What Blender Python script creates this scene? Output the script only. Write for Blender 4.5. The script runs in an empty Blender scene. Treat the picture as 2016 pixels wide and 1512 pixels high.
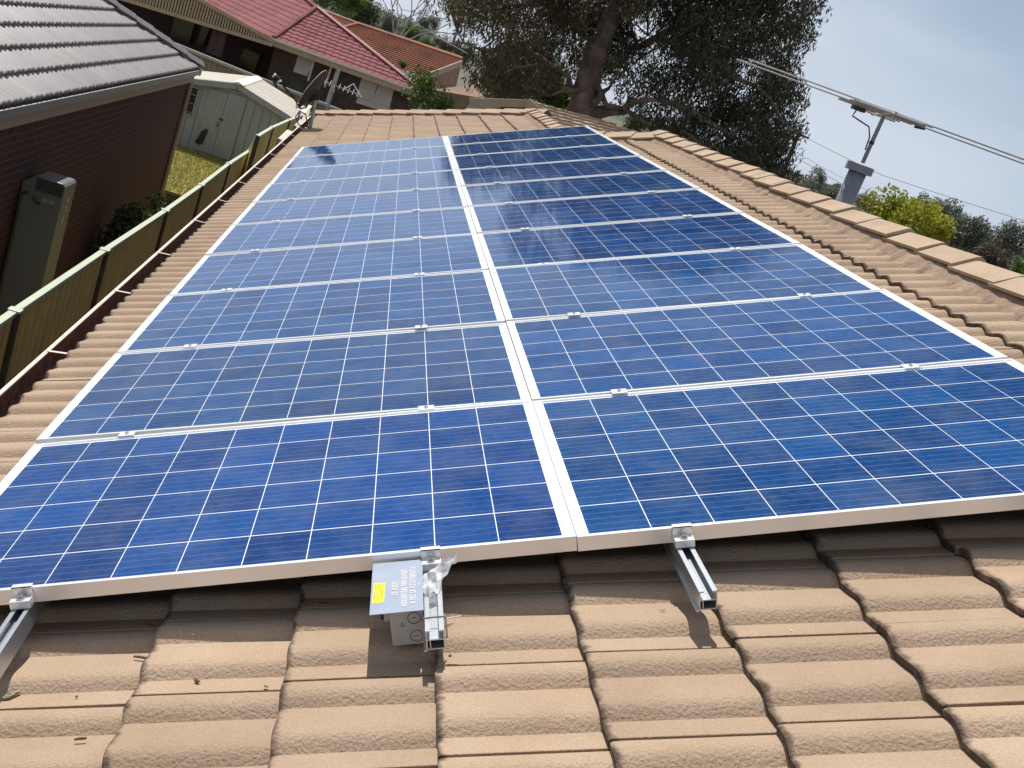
import bpy, bmesh, math, random
import numpy as np
from mathutils import Matrix, Vector
RNG = np.random.default_rng(7); random.seed(7)
C = bpy.context.scene.collection
scn = bpy.context.scene

# ------------------------------------------------------------------ camera, sky, sun, exposure
F, CX, CY = 2069.2367648, 945.75854, 723.47013            # photograph pixels (2016 x 1512)
RC = np.array([[0.9956303, -0.06413898, -0.06787122], [-0.08439063, -0.30680954, -0.94802222], [0.03998164, 0.94960734, -0.31088161]])
U_, S_, Vt_ = np.linalg.svd(RC); RC = U_ @ Vt_            # camera axes (right, down, forward) in the roof frame
CP = np.array([-0.30527982, -2.31761425, 1.21676854])
PITCH = math.radians(23.5); H0 = 3.85
RM = np.array([[math.cos(PITCH), 0, -math.sin(PITCH)], [0, 1, 0], [math.sin(PITCH), 0, math.cos(PITCH)]])
OFF = np.array([0, 0, H0])
CW = RM @ CP + OFF
AX = [RM @ RC[i] for i in range(3)]
ROOF = Matrix([[RM[0][0], RM[0][1], RM[0][2], 0], [RM[1][0], RM[1][1], RM[1][2], 0], [RM[2][0], RM[2][1], RM[2][2], H0], [0, 0, 0, 1]])
cam = bpy.data.cameras.new('camera'); camo = bpy.data.objects.new('camera', cam); C.objects.link(camo)
cam.sensor_width = 36; cam.sensor_fit = 'HORIZONTAL'; cam.lens = 36 * F / 2016
cam.shift_x = (1008 - CX) / 2016; cam.shift_y = (CY - 756) / 2016
cam.clip_start = 0.05; cam.clip_end = 5000
camo.matrix_world = Matrix([[AX[0][0], -AX[1][0], -AX[2][0], CW[0]], [AX[0][1], -AX[1][1], -AX[2][1], CW[1]], [AX[0][2], -AX[1][2], -AX[2][2], CW[2]], [0, 0, 0, 1]])
scn.camera = camo

SUN = np.array([-0.271, 0.45, 0.973]); SUN /= np.linalg.norm(SUN)
world = bpy.data.worlds.new('World'); scn.world = world; world.use_nodes = True
wn = world.node_tree.nodes; wl = world.node_tree.links; wn.clear()
wo = wn.new('ShaderNodeOutputWorld'); bg = wn.new('ShaderNodeBackground'); sk = wn.new('ShaderNodeTexSky')
sk.sky_type = 'NISHITA'; sk.sun_disc = False
sk.sun_elevation = math.asin(SUN[2]); sk.sun_rotation = math.atan2(SUN[0], SUN[1])
sk.air_density = 1.0; sk.dust_density = 0.7; sk.ozone_density = 2.5; sk.altitude = 50
# thin summer haze that pales the sky towards the horizon, with soft streaks of high cloud
tc = wn.new('ShaderNodeTexCoord'); sp = wn.new('ShaderNodeSeparateXYZ'); wl.new(tc.outputs['Generated'], sp.inputs[0])
hz_ = wn.new('ShaderNodeMapRange'); hz_.interpolation_type = 'SMOOTHSTEP'; hz_.inputs[1].default_value = 0.0; hz_.inputs[2].default_value = 0.5; hz_.inputs[3].default_value = 0.80; hz_.inputs[4].default_value = 0.12
wl.new(sp.outputs[2], hz_.inputs[0])
m1 = wn.new('ShaderNodeMixRGB'); m1.inputs['Color2'].default_value = (8.8, 10.8, 13.6, 1); wl.new(hz_.outputs[0], m1.inputs['Fac']); wl.new(sk.outputs[0], m1.inputs['Color1'])
mp = wn.new('ShaderNodeMapping'); mp.inputs['Scale'].default_value = (1.0, 1.0, 3.2); mp.inputs['Rotation'].default_value = (0.0, 0.12, 0.0); mp.inputs['Location'].default_value = (0.35, 0.0, 0.25)
nz = wn.new('ShaderNodeTexNoise'); nz.inputs['Scale'].default_value = 1.5; nz.inputs['Detail'].default_value = 5; nz.inputs['Roughness'].default_value = 0.5
cr = wn.new('ShaderNodeValToRGB'); cr.color_ramp.elements[0].position = 0.36; cr.color_ramp.elements[1].position = 0.60
cr.color_ramp.elements[0].color = (0, 0, 0, 1); cr.color_ramp.elements[1].color = (0.75, 0.75, 0.75, 1)
mx = wn.new('ShaderNodeMixRGB'); mx.inputs['Color2'].default_value = (12.2, 13.0, 14.6, 1)
wl.new(tc.outputs['Generated'], mp.inputs['Vector']); wl.new(mp.outputs[0], nz.inputs['Vector']); wl.new(nz.outputs['Fac'], cr.inputs[0])
wl.new(cr.outputs[0], mx.inputs['Fac']); wl.new(m1.outputs[0], mx.inputs['Color1']); wl.new(mx.outputs[0], bg.inputs['Color'])
wl.new(bg.outputs[0], wo.inputs[0]); bg.inputs['Strength'].default_value = 0.056
sl = bpy.data.lights.new('sun', 'SUN'); sl.energy = 5.0; sl.angle = math.radians(0.53); sl.color = (1.0, 0.96, 0.89)
so = bpy.data.objects.new('sun', sl); C.objects.link(so); so.rotation_euler = Vector(SUN.tolist()).to_track_quat('Z', 'Y').to_euler(); so.location = (0, 30, 60)
vs = scn.view_settings; vs.view_transform = 'Standard'; vs.look = 'None'; vs.gamma = 1; vs.exposure = 0.07; vs.use_curve_mapping = False

# ------------------------------------------------------------------ pixel to place (each with its own plane)
def ray(u, v):
    d = RC.T @ np.array([(u - CX) / F, (v - CY) / F, 1.0]); return RM @ d
def PY(u, v, y): d = ray(u, v); return CW + d * (y - CW[1]) / d[1]
def PX(u, v, x): d = ray(u, v); return CW + d * (x - CW[0]) / d[0]
def PZ(u, v, z): d = ray(u, v); return CW + d * (z - CW[2]) / d[2]
def PP(u, v, p0, n): d = ray(u, v); return CW + d * (np.dot(np.array(p0) - CW, n) / np.dot(d, n))
def PR(u, v, z):
    d = RC.T @ np.array([(u - CX) / F, (v - CY) / F, 1.0]); return CP + d * (z - CP[2]) / d[2]
def pix(Pw):
    c = RC @ (RM.T @ (np.array(Pw) - OFF) - CP); return CX + F * c[0] / c[2], CY + F * c[1] / c[2], c[2]
def rw(x, y, z): return RM @ np.array([x, y, z]) + OFF

# ------------------------------------------------------------------ mesh helpers
class MB:
    def __init__(s): s.v = []; s.f = []; s.uv = None
    def add(s, vs, fs):
        o = len(s.v); s.v += [tuple(map(float, p)) for p in vs]; s.f += [tuple(i + o for i in f) for f in fs]; return s
    def box(s, a, b, bev=0.0):
        x0, y0, z0 = a; x1, y1, z1 = b
        return s.add([(x0,y0,z0),(x1,y0,z0),(x1,y1,z0),(x0,y1,z0),(x0,y0,z1),(x1,y0,z1),(x1,y1,z1),(x0,y1,z1)],
                     [(0,3,2,1),(4,5,6,7),(0,1,5,4),(1,2,6,5),(2,3,7,6),(3,0,4,7)])
    def quad(s, *p): return s.add(p, [tuple(range(len(p)))])
    def bar(s, p, q, w, h, up=(0,0,1)):
        p = Vector(p); q = Vector(q); d = (q - p).normalized(); u = Vector(up)
        r = d.cross(u).normalized(); u = r.cross(d)
        vs = []
        for c in (p, q):
            for a, b in ((-1,-1),(1,-1),(1,1),(-1,1)): vs.append(c + r * (a * w / 2) + u * (b * h / 2))
        return s.add(vs, [(0,3,2,1),(4,5,6,7),(0,1,5,4),(1,2,6,5),(2,3,7,6),(3,0,4,7)])
    def tube(s, pts, rad, n=8, cap=True):
        pts = [Vector(p) for p in pts]
        if not hasattr(rad, '__len__'): rad = [rad] * len(pts)
        vs = []; fs = []; pr = None
        for i, p in enumerate(pts):
            d = (pts[min(i + 1, len(pts) - 1)] - pts[max(i - 1, 0)]).normalized()
            if pr is None: pr = d.orthogonal().normalized()
            pr = (pr - d * pr.dot(d)).normalized(); b = d.cross(pr)
            for k in range(n):
                a = 2 * math.pi * k / n; vs.append(p + (pr * math.cos(a) + b * math.sin(a)) * rad[i])
        for i in range(len(pts) - 1):
            for k in range(n):
                k2 = (k + 1) % n; fs.append((i*n+k, i*n+k2, (i+1)*n+k2, (i+1)*n+k))
        if cap: fs.append(tuple(range(n))[::-1]); fs.append(tuple((len(pts)-1)*n + k for k in range(n)))
        return s.add(vs, fs)
    def prism(s, prof, p, q, xa, ya):
        p = np.array(p, float); q = np.array(q, float); xa = np.array(xa, float); ya = np.array(ya, float); n = len(prof)
        vs = [p + xa*a + ya*b for a, b in prof] + [q + xa*a + ya*b for a, b in prof]
        fs = [(i, (i+1) % n, n + (i+1) % n, n + i) for i in range(n)] + [tuple(range(n))[::-1], tuple(range(n, 2*n))]
        return s.add(vs, fs)
    def mesh(s, name):
        me = bpy.data.meshes.new(name); me.from_pydata(s.v, [], s.f); me.update(); return me

def tag(o, label=None, cat=None, group=None, kind=None):
    if label: o['label'] = label
    if cat: o['category'] = cat
    if group: o['group'] = group
    if kind: o['kind'] = kind
    return o
def obj(name, m, mat=None, parent=None, smooth=False, mw=None):
    me = m.mesh(name) if isinstance(m, MB) else m
    if mat is not None and not me.materials: me.materials.append(mat)
    if smooth:
        for p in me.polygons: p.use_smooth = True
    o = bpy.data.objects.new(name, me); C.objects.link(o)
    if parent: o.parent = parent
    if mw is not None: o.matrix_basis = mw
    return o
def empty(name, loc=(0,0,0), mw=None):
    o = bpy.data.objects.new(name, None); C.objects.link(o); o.empty_display_size = 0.1
    if mw is not None: o.matrix_basis = mw
    else: o.location = loc
    return o
def weld(me, d=1e-4, normals=True):
    bm = bmesh.new(); bm.from_mesh(me); bmesh.ops.remove_doubles(bm, verts=bm.verts, dist=d)
    if normals: bmesh.ops.recalc_face_normals(bm, faces=bm.faces)
    bm.to_mesh(me); bm.free(); return me
def bevel(o, w, seg=2, ang=35):
    b = o.modifiers.new('bevel', 'BEVEL'); b.width = w; b.segments = seg; b.limit_method = 'ANGLE'; b.angle_limit = math.radians(ang); return o

# ------------------------------------------------------------------ materials
def mat(name, col, rough=0.6, metal=0.0, var=0.12, vscale=4.0, bump=0.0, bscale=60.0, spec=0.5, col2=None, detail=4, fine=0.0, coords='pos'):
    m = bpy.data.materials.new(name); m.use_nodes = True; n = m.node_tree.nodes; l = m.node_tree.links
    p = n['Principled BSDF']; p.inputs['Roughness'].default_value = rough; p.inputs['Metallic'].default_value = metal
    p.inputs['Specular IOR Level'].default_value = spec
    g = n.new('ShaderNodeNewGeometry') if coords == 'pos' else n.new('ShaderNodeTexCoord')
    vec = g.outputs['Position'] if coords == 'pos' else g.outputs['Object']
    nz = n.new('ShaderNodeTexNoise'); nz.inputs['Scale'].default_value = vscale; nz.inputs['Detail'].default_value = detail; nz.inputs['Roughness'].default_value = 0.6
    l.new(vec, nz.inputs['Vector'])
    r = n.new('ShaderNodeValToRGB'); e = r.color_ramp.elements; e[0].position = 0.3; e[1].position = 0.7
    c2 = col2 if col2 else tuple(min(1, c * (1 + var)) for c in col)
    c1 = tuple(c * (1 - var) for c in col) if not col2 else col
    e[0].color = (*c1, 1); e[1].color = (*c2, 1); l.new(nz.outputs['Fac'], r.inputs[0])
    out = r.outputs[0]
    if fine:
        n2 = n.new('ShaderNodeTexNoise'); n2.inputs['Scale'].default_value = bscale * 1.7; n2.inputs['Detail'].default_value = 3; l.new(vec, n2.inputs['Vector'])
        mr = n.new('ShaderNodeMapRange'); mr.inputs[1].default_value = 0.3; mr.inputs[2].default_value = 0.7; mr.inputs[3].default_value = 1 - fine; mr.inputs[4].default_value = 1 + fine
        l.new(n2.outputs['Fac'], mr.inputs[0]); mm = n.new('ShaderNodeVectorMath'); mm.operation = 'SCALE'; l.new(out, mm.inputs[0]); l.new(mr.outputs[0], mm.inputs['Scale']); out = mm.outputs[0]
    l.new(out, p.inputs['Base Color'])
    if bump:
        nb = n.new('ShaderNodeTexNoise'); nb.inputs['Scale'].default_value = bscale; nb.inputs['Detail'].default_value = 3; l.new(vec, nb.inputs['Vector'])
        b = n.new('ShaderNodeBump'); b.inputs['Strength'].default_value = 1.0; b.inputs['Distance'].default_value = bump
        l.new(nb.outputs['Fac'], b.inputs['Height']); l.new(b.outputs[0], p.inputs['Normal'])
    return m

def tile_material(name, c1, c2, rough, bump, dirt, spec=0.3, grain=130):
    m = mat(name, c1, rough, 0, 0, 3.2, bump, grain, spec, col2=c2, fine=0.12, detail=7)
    n = m.node_tree.nodes; l = m.node_tree.links; p = n['Principled BSDF']
    src = p.inputs['Base Color'].links[0].from_socket
    oi = n.new('ShaderNodeObjectInfo'); mr = n.new('ShaderNodeMapRange'); mr.inputs[3].default_value = 0.90; mr.inputs[4].default_value = 1.06
    l.new(oi.outputs['Random'], mr.inputs[0]); sc = n.new('ShaderNodeVectorMath'); sc.operation = 'SCALE'; l.new(src, sc.inputs[0]); l.new(mr.outputs[0], sc.inputs['Scale'])
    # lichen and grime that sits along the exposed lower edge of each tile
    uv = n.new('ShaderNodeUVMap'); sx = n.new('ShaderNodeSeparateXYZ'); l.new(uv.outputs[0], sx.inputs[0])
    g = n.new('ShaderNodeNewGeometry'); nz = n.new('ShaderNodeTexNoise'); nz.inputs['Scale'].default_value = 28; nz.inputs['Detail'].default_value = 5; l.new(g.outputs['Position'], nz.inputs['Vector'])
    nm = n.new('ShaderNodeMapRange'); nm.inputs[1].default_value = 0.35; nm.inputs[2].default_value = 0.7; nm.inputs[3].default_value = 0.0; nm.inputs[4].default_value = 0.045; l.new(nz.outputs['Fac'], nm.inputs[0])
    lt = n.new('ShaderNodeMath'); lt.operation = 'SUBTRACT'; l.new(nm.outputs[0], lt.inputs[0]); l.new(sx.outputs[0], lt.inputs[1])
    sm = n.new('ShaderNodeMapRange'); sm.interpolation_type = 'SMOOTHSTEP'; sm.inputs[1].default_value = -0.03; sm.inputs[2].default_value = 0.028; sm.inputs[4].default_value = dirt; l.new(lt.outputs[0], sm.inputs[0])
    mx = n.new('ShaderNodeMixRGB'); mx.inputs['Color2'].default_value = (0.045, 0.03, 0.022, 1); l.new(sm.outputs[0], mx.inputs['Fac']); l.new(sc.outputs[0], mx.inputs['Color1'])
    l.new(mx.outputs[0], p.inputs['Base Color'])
    return m

M = {}
M['tile'] = tile_material('tan_concrete_tile', (0.335, 0.238, 0.163), (0.415, 0.308, 0.220), 0.9, 0.0042, 0.9)
M['cap'] = mat('tan_ridge_cap', (0.385, 0.290, 0.205), 0.9, 0, 0.14, 4, 0.003, 130, 0.3, fine=0.12, detail=7)
M['mortar'] = mat('ridge_bedding', (0.285, 0.205, 0.15), 0.95, 0, 0.25, 14, 0.006, 45, 0.2)
M['sarking'] = mat('dark_batten', (0.06, 0.045, 0.035), 0.9)
M['frame'] = mat('anodised_frame', (0.80, 0.80, 0.80), 0.36, 0.55, 0.03, 3, 0.0, 60)
M['backsheet'] = mat('white_backsheet', (0.86, 0.87, 0.88), 0.5, 0, 0.02, 3)
M['ribbon'] = mat('bus_ribbon', (0.33, 0.32, 0.31), 0.5, 0.4, 0.15, 30)
M['alu'] = mat('rail_aluminium', (0.52, 0.54, 0.57), 0.36, 0.8, 0.05, 12, 0.0004, 200)
M['steel'] = mat('stainless_bolt', (0.55, 0.55, 0.55), 0.28, 1.0, 0.1, 40)
M['plategrey'] = mat('shroud_plate', (0.40, 0.45, 0.54), 0.28, 0.3, 0.06, 10, 0.0012, 35)
M['boxgrey'] = mat('box_grey', (0.40, 0.395, 0.38), 0.55, 0, 0.04, 8)
M['boxdark'] = mat('box_outline', (0.10, 0.10, 0.10), 0.6)
M['black'] = mat('black_plastic', (0.015, 0.015, 0.016), 0.5)
M['yellow'] = mat('yellow_label', (0.85, 0.72, 0.0), 0.45, 0, 0.03, 20)
M['white'] = mat('white_paint', (0.78, 0.78, 0.76), 0.5, 0, 0.05, 6)
M['print'] = mat('white_print', (0.72, 0.71, 0.72), 0.35, 0, 0.02, 20)
M['cream'] = mat('cream_gutter_lip', (0.72, 0.62, 0.52), 0.45, 0, 0.08, 6)
M['gutterin'] = mat('gutter_inside', (0.16, 0.085, 0.06), 0.9, 0, 0.5, 18, 0.01, 40)
M['fencesheet'] = mat('olive_fence_sheet', (0.74, 0.60, 0.25), 0.5, 0, 0.12, 2.5)
M['fencecap'] = mat('pale_fence_rail', (0.50, 0.545, 0.42), 0.42, 0, 0.05, 4)
M['nbtile'] = tile_material('grey_glazed_tile', (0.205, 0.18, 0.185), (0.265, 0.238, 0.238), 0.42, 0.001, 0.35, 0.6, 90)
M['nbtrim'] = mat('brown_trim', (0.30, 0.235, 0.185), 0.5, 0, 0.08, 4)
M['nbgutter'] = mat('grey_gutter', (0.22, 0.23, 0.24), 0.35, 0.2, 0.1, 5)
M['cabinet'] = mat('grey_cabinet', (0.135, 0.14, 0.135), 0.45, 0, 0.06, 3)
M['shed'] = mat('grey_shed_sheet', (0.28, 0.31, 0.325), 0.45, 0.1, 0.08, 1.5)
M['shedroof'] = mat('cream_shed_roof', (0.80, 0.74, 0.64), 0.45, 0, 0.06, 2)
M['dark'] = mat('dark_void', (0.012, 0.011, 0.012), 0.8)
M['glasswin'] = mat('window_glass', (0.03, 0.035, 0.04), 0.12, 0, 0.1, 2)
M['redtile'] = mat('red_tile', (0.21, 0.075, 0.08), 0.8, 0, 0.22, 1.2, 0.004, 30, 0.15, fine=0.15)
M['redcap'] = mat('red_ridge', (0.22, 0.05, 0.05), 0.6, 0, 0.2, 2)
M['orangetile'] = mat('orange_tile', (0.27, 0.115, 0.068), 0.75, 0, 0.22, 0.8, 0.004, 20, 0.3, fine=0.1)
M['beigetile'] = mat('beige_tile', (0.44, 0.33, 0.23), 0.8, 0, 0.12, 2, 0.002, 60)
M['beigewood'] = mat('beige_fascia', (0.42, 0.32, 0.215), 0.55, 0, 0.1, 3)
M['brownbrick'] = mat('brown_brick_far', (0.075, 0.044, 0.038), 0.85, 0, 0.3, 4, 0.004, 30)
M['palewall'] = mat('pale_wall', (0.50, 0.45, 0.40), 0.7, 0, 0.08, 2)
M['paling'] = mat('weathered_paling', (0.22, 0.175, 0.15), 0.9, 0, 0.3, 5, 0.004, 40)
M['bark'] = mat('gum_bark', (0.095, 0.07, 0.056), 0.9, 0, 0.0, 3.0, 0.04, 9, 0.2, col2=(0.34, 0.255, 0.205), detail=7)
M['greybark'] = mat('grey_bark', (0.30, 0.275, 0.25), 0.9, 0, 0.3, 3, 0.01, 12)
M['timber'] = mat('dark_timber', (0.10, 0.08, 0.05), 0.9, 0, 0.4, 6, 0.006, 30)
M['flue'] = mat('grey_flue', (0.20, 0.22, 0.245), 0.6, 0.1, 0.18, 9)
M['antenna'] = mat('antenna_alloy', (0.42, 0.41, 0.40), 0.4, 0.6, 0.1, 8)
M['soil'] = mat('bare_ground', (0.12, 0.10, 0.07), 0.95, 0, 0.4, 0.8, 0.02, 12)
M['lawn'] = mat('dry_lawn', (0.28, 0.235, 0.06), 0.95, 0, 0.0, 2.2, 0.02, 25, 0.2, col2=(0.21, 0.205, 0.05))
M['hill'] = mat('distant_hill', (0.07, 0.085, 0.06), 0.95, 0, 0.5, 0.05, 0, 1)
M['dishback'] = mat('dark_dish', (0.022, 0.024, 0.025), 0.7, 0.2, 0.1, 5)
M['galv'] = mat('galvanised_steel', (0.36, 0.36, 0.36), 0.5, 0.6, 0.2, 15)
M['twig'] = mat('dry_twig', (0.10, 0.055, 0.04), 0.9, 0, 0.3, 60)
M['chip'] = mat('tile_chip', (0.30, 0.24, 0.17), 0.9, 0, 0.4, 60, 0.003, 200)

def brick_material():
    m = bpy.data.materials.new('dark_face_brick'); m.use_nodes = True; n = m.node_tree.nodes; l = m.node_tree.links; p = n['Principled BSDF']
    p.inputs['Roughness'].default_value = 0.85
    g = n.new('ShaderNodeNewGeometry'); s = n.new('ShaderNodeSeparateXYZ'); l.new(g.outputs['Position'], s.inputs[0])
    a = n.new('ShaderNodeMath'); a.operation = 'ADD'; l.new(s.outputs[0], a.inputs[0]); l.new(s.outputs[1], a.inputs[1])
    c = n.new('ShaderNodeCombineXYZ'); l.new(a.outputs[0], c.inputs[0]); l.new(s.outputs[2], c.inputs[1])
    b = n.new('ShaderNodeTexBrick'); b.inputs['Scale'].default_value = 1; b.inputs['Brick Width'].default_value = 0.24; b.inputs['Row Height'].default_value = 0.086; b.inputs['Mortar Size'].default_value = 0.006
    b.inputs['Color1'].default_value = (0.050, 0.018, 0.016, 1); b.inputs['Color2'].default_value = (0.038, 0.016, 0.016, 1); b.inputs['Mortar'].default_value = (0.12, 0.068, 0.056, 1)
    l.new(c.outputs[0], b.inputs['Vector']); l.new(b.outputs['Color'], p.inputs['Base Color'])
    bp = n.new('ShaderNodeBump'); bp.inputs['Distance'].default_value = 0.006; bp.invert = True; l.new(b.outputs['Fac'], bp.inputs['Height']); l.new(bp.outputs[0], p.inputs['Normal'])
    return m
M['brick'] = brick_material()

def cell_material():
    m = bpy.data.materials.new('polycrystalline_cell'); m.use_nodes = True; n = m.node_tree.nodes; l = m.node_tree.links; p = n['Principled BSDF']
    p.inputs['Roughness'].default_value = 0.6; p.inputs['Specular IOR Level'].default_value = 0.0
    uv = n.new('ShaderNodeUVMap'); s = n.new('ShaderNodeSeparateXYZ'); l.new(uv.outputs[0], s.inputs[0])
    oi = n.new('ShaderNodeObjectInfo'); g = n.new('ShaderNodeNewGeometry')
    vo = n.new('ShaderNodeTexVoronoi'); vo.inputs['Scale'].default_value = 55; vo.inputs['Randomness'].default_value = 1
    st = n.new('ShaderNodeMapping'); st.inputs['Scale'].default_value = (1, 1.6, 1.6); l.new(g.outputs['Position'], st.inputs['Vector']); l.new(st.outputs[0], vo.inputs['Vector'])
    # a tone for each cell, from which cell of the grid it is
    wn_ = n.new('ShaderNodeTexWhiteNoise'); wn_.noise_dimensions = '3D'
    at_ = n.new('ShaderNodeAttribute'); at_.attribute_name = 'cellid'; at_.attribute_type = 'GEOMETRY'
    cb = n.new('ShaderNodeCombineXYZ'); l.new(oi.outputs['Random'], cb.inputs[0]); l.new(at_.outputs['Fac'], cb.inputs[1]); l.new(cb.outputs[0], wn_.inputs['Vector'])
    r = n.new('ShaderNodeValToRGB'); e = r.color_ramp.elements; e[0].color = (0.0030, 0.029, 0.125, 1); e[1].color = (0.0055, 0.066, 0.235, 1); e[0].position = 0.1; e[1].position = 0.9
    ad = n.new('ShaderNodeMath'); ad.operation = 'MULTIPLY_ADD'; sv = n.new('ShaderNodeSeparateXYZ'); l.new(vo.outputs['Color'], sv.inputs[0])
    l.new(sv.outputs[0], ad.inputs[0]); ad.inputs[1].default_value = 0.42; ad2 = n.new('ShaderNodeMath'); ad2.operation = 'MULTIPLY'; l.new(wn_.outputs['Value'], ad2.inputs[0]); ad2.inputs[1].default_value = 0.58; l.new(ad2.outputs[0], ad.inputs[2]); l.new(ad.outputs[0], r.inputs[0])
    # five bus bars along the module
    mu = n.new('ShaderNodeMath'); mu.operation = 'MULTIPLY'; mu.inputs[1].default_value = 5; l.new(s.outputs[1], mu.inputs[0])
    fr = n.new('ShaderNodeMath'); fr.operation = 'FRACT'; l.new(mu.outputs[0], fr.inputs[0])
    sb = n.new('ShaderNodeMath'); sb.operation = 'SUBTRACT'; sb.inputs[1].default_value = 0.5; l.new(fr.outputs[0], sb.inputs[0])
    ab = n.new('ShaderNodeMath'); ab.operation = 'ABSOLUTE'; l.new(sb.outputs[0], ab.inputs[0])
    ls = n.new('ShaderNodeMath'); ls.operation = 'LESS_THAN'; ls.inputs[1].default_value = 0.022; l.new(ab.outputs[0], ls.inputs[0])
    mx = n.new('ShaderNodeMixRGB'); mx.inputs['Color2'].default_value = (0.12, 0.19, 0.34, 1); l.new(ls.outputs[0], mx.inputs['Fac']); l.new(r.outputs[0], mx.inputs['Color1'])
    pt = n.new('ShaderNodeMixRGB'); pt.blend_type = 'MULTIPLY'; pt.inputs['Fac'].default_value = 1; l.new(mx.outputs[0], pt.inputs['Color1']); l.new(oi.outputs['Color'], pt.inputs['Color2']); l.new(pt.outputs[0], p.inputs['Base Color'])
    return m
M['cell'] = cell_material()
def glass_material():
    m = bpy.data.materials.new('solar_glass'); m.use_nodes = True; n = m.node_tree.nodes; l = m.node_tree.links; n.clear()
    o = n.new('ShaderNodeOutputMaterial'); mi = n.new('ShaderNodeMixShader'); t = n.new('ShaderNodeBsdfTransparent'); gl = n.new('ShaderNodeBsdfGlossy'); fr = n.new('ShaderNodeFresnel')
    gl.distribution = 'BECKMANN'; gl.inputs['Roughness'].default_value = 0.07; gl.inputs['Color'].default_value = (0.86, 0.94, 1, 1); fr.inputs['IOR'].default_value = 1.33
    g = n.new('ShaderNodeNewGeometry'); nz = n.new('ShaderNodeTexNoise'); nz.inputs['Scale'].default_value = 1.3; l.new(g.outputs['Position'], nz.inputs['Vector'])
    b = n.new('ShaderNodeBump'); b.inputs['Distance'].default_value = 0.004; b.inputs['Strength'].default_value = 0.6; l.new(nz.outputs['Fac'], b.inputs['Height']); l.new(b.outputs[0], gl.inputs['Normal'])
    l.new(fr.outputs[0], mi.inputs[0]); l.new(t.outputs[0], mi.inputs[1]); l.new(gl.outputs[0], mi.inputs[2])
    df = n.new('ShaderNodeBsdfDiffuse'); df.inputs['Color'].default_value = (0.55, 0.53, 0.50, 1); m2 = n.new('ShaderNodeMixShader')
    n3 = n.new('ShaderNodeTexNoise'); n3.inputs['Scale'].default_value = 6; n3.inputs['Detail'].default_value = 8; n3.inputs['Roughness'].default_value = 0.7; l.new(g.outputs['Position'], n3.inputs['Vector'])
    mr = n.new('ShaderNodeMapRange'); mr.inputs[1].default_value = 0.42; mr.inputs[2].default_value = 0.75; mr.inputs[3].default_value = 0.0; mr.inputs[4].default_value = 0.07; l.new(n3.outputs['Fac'], mr.inputs[0])
    l.new(mr.outputs[0], m2.inputs[0]); l.new(mi.outputs[0], m2.inputs[1]); l.new(df.outputs[0], m2.inputs[2]); l.new(m2.outputs[0], o.inputs[0])
    return m
M['glass'] = glass_material()
def plastic_film():
    m = bpy.data.materials.new('clear_film'); m.use_nodes = True; n = m.node_tree.nodes; l = m.node_tree.links; n.clear()
    o = n.new('ShaderNodeOutputMaterial'); mi = n.new('ShaderNodeMixShader'); t = n.new('ShaderNodeBsdfTransparent'); p = n.new('ShaderNodeBsdfPrincipled')
    p.inputs['Base Color'].default_value = (0.75, 0.77, 0.8, 1); p.inputs['Roughness'].default_value = 0.12
    g = n.new('ShaderNodeNewGeometry'); nz = n.new('ShaderNodeTexNoise'); nz.inputs['Scale'].default_value = 40; l.new(g.outputs['Position'], nz.inputs['Vector'])
    mr = n.new('ShaderNodeMapRange'); mr.inputs[1].default_value = 0.35; mr.inputs[2].default_value = 0.7; mr.inputs[3].default_value = 0.25; mr.inputs[4].default_value = 0.9; l.new(nz.outputs['Fac'], mr.inputs[0]); l.new(mr.outputs[0], mi.inputs[0])
    l.new(t.outputs[0], mi.inputs[1]); l.new(p.outputs[0], mi.inputs[2]); l.new(mi.outputs[0], o.inputs[0]); return m
M['film'] = plastic_film()
def leaf_material(name, c1, c2, trans=0.35, rough=0.5):
    m = bpy.data.materials.new(name); m.use_nodes = True; n = m.node_tree.nodes; l = m.node_tree.links; p = n['Principled BSDF']
    p.inputs['Roughness'].default_value = rough; p.inputs['Specular IOR Level'].default_value = 0.35
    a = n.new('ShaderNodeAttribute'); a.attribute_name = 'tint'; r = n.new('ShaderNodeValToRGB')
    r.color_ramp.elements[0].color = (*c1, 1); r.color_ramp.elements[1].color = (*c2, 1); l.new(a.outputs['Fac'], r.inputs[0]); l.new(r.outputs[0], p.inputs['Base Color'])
    t = n.new('ShaderNodeBsdfTranslucent'); l.new(r.outputs[0], t.inputs['Color']); mi = n.new('ShaderNodeMixShader'); mi.inputs[0].default_value = trans
    o = n['Material Output']; l.new(p.outputs[0], mi.inputs[1]); l.new(t.outputs[0], mi.inputs[2]); l.new(mi.outputs[0], o.inputs[0]); return m
M['gum'] = leaf_material('gum_leaf', (0.030, 0.040, 0.020), (0.125, 0.092, 0.048), 0.3, 0.5)
M['shrubleaf'] = leaf_material('green_leaf', (0.035, 0.075, 0.012), (0.13, 0.20, 0.03), 0.3)
M['limeleaf'] = leaf_material('lime_leaf', (0.19, 0.21, 0.014), (0.46, 0.45, 0.045), 0.35)
M['greyleaf'] = leaf_material('grey_leaf', (0.085, 0.098, 0.07), (0.20, 0.21, 0.15), 0.25)
M['darkleaf'] = leaf_material('dark_leaf', (0.02, 0.035, 0.012), (0.06, 0.085, 0.03), 0.25)
M['brownleaf'] = leaf_material('brown_leaf', (0.075, 0.055, 0.04), (0.14, 0.105, 0.075), 0.25)
M['grass'] = leaf_material('grass_blade', (0.22, 0.21, 0.045), (0.38, 0.33, 0.10), 0.3)

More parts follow.
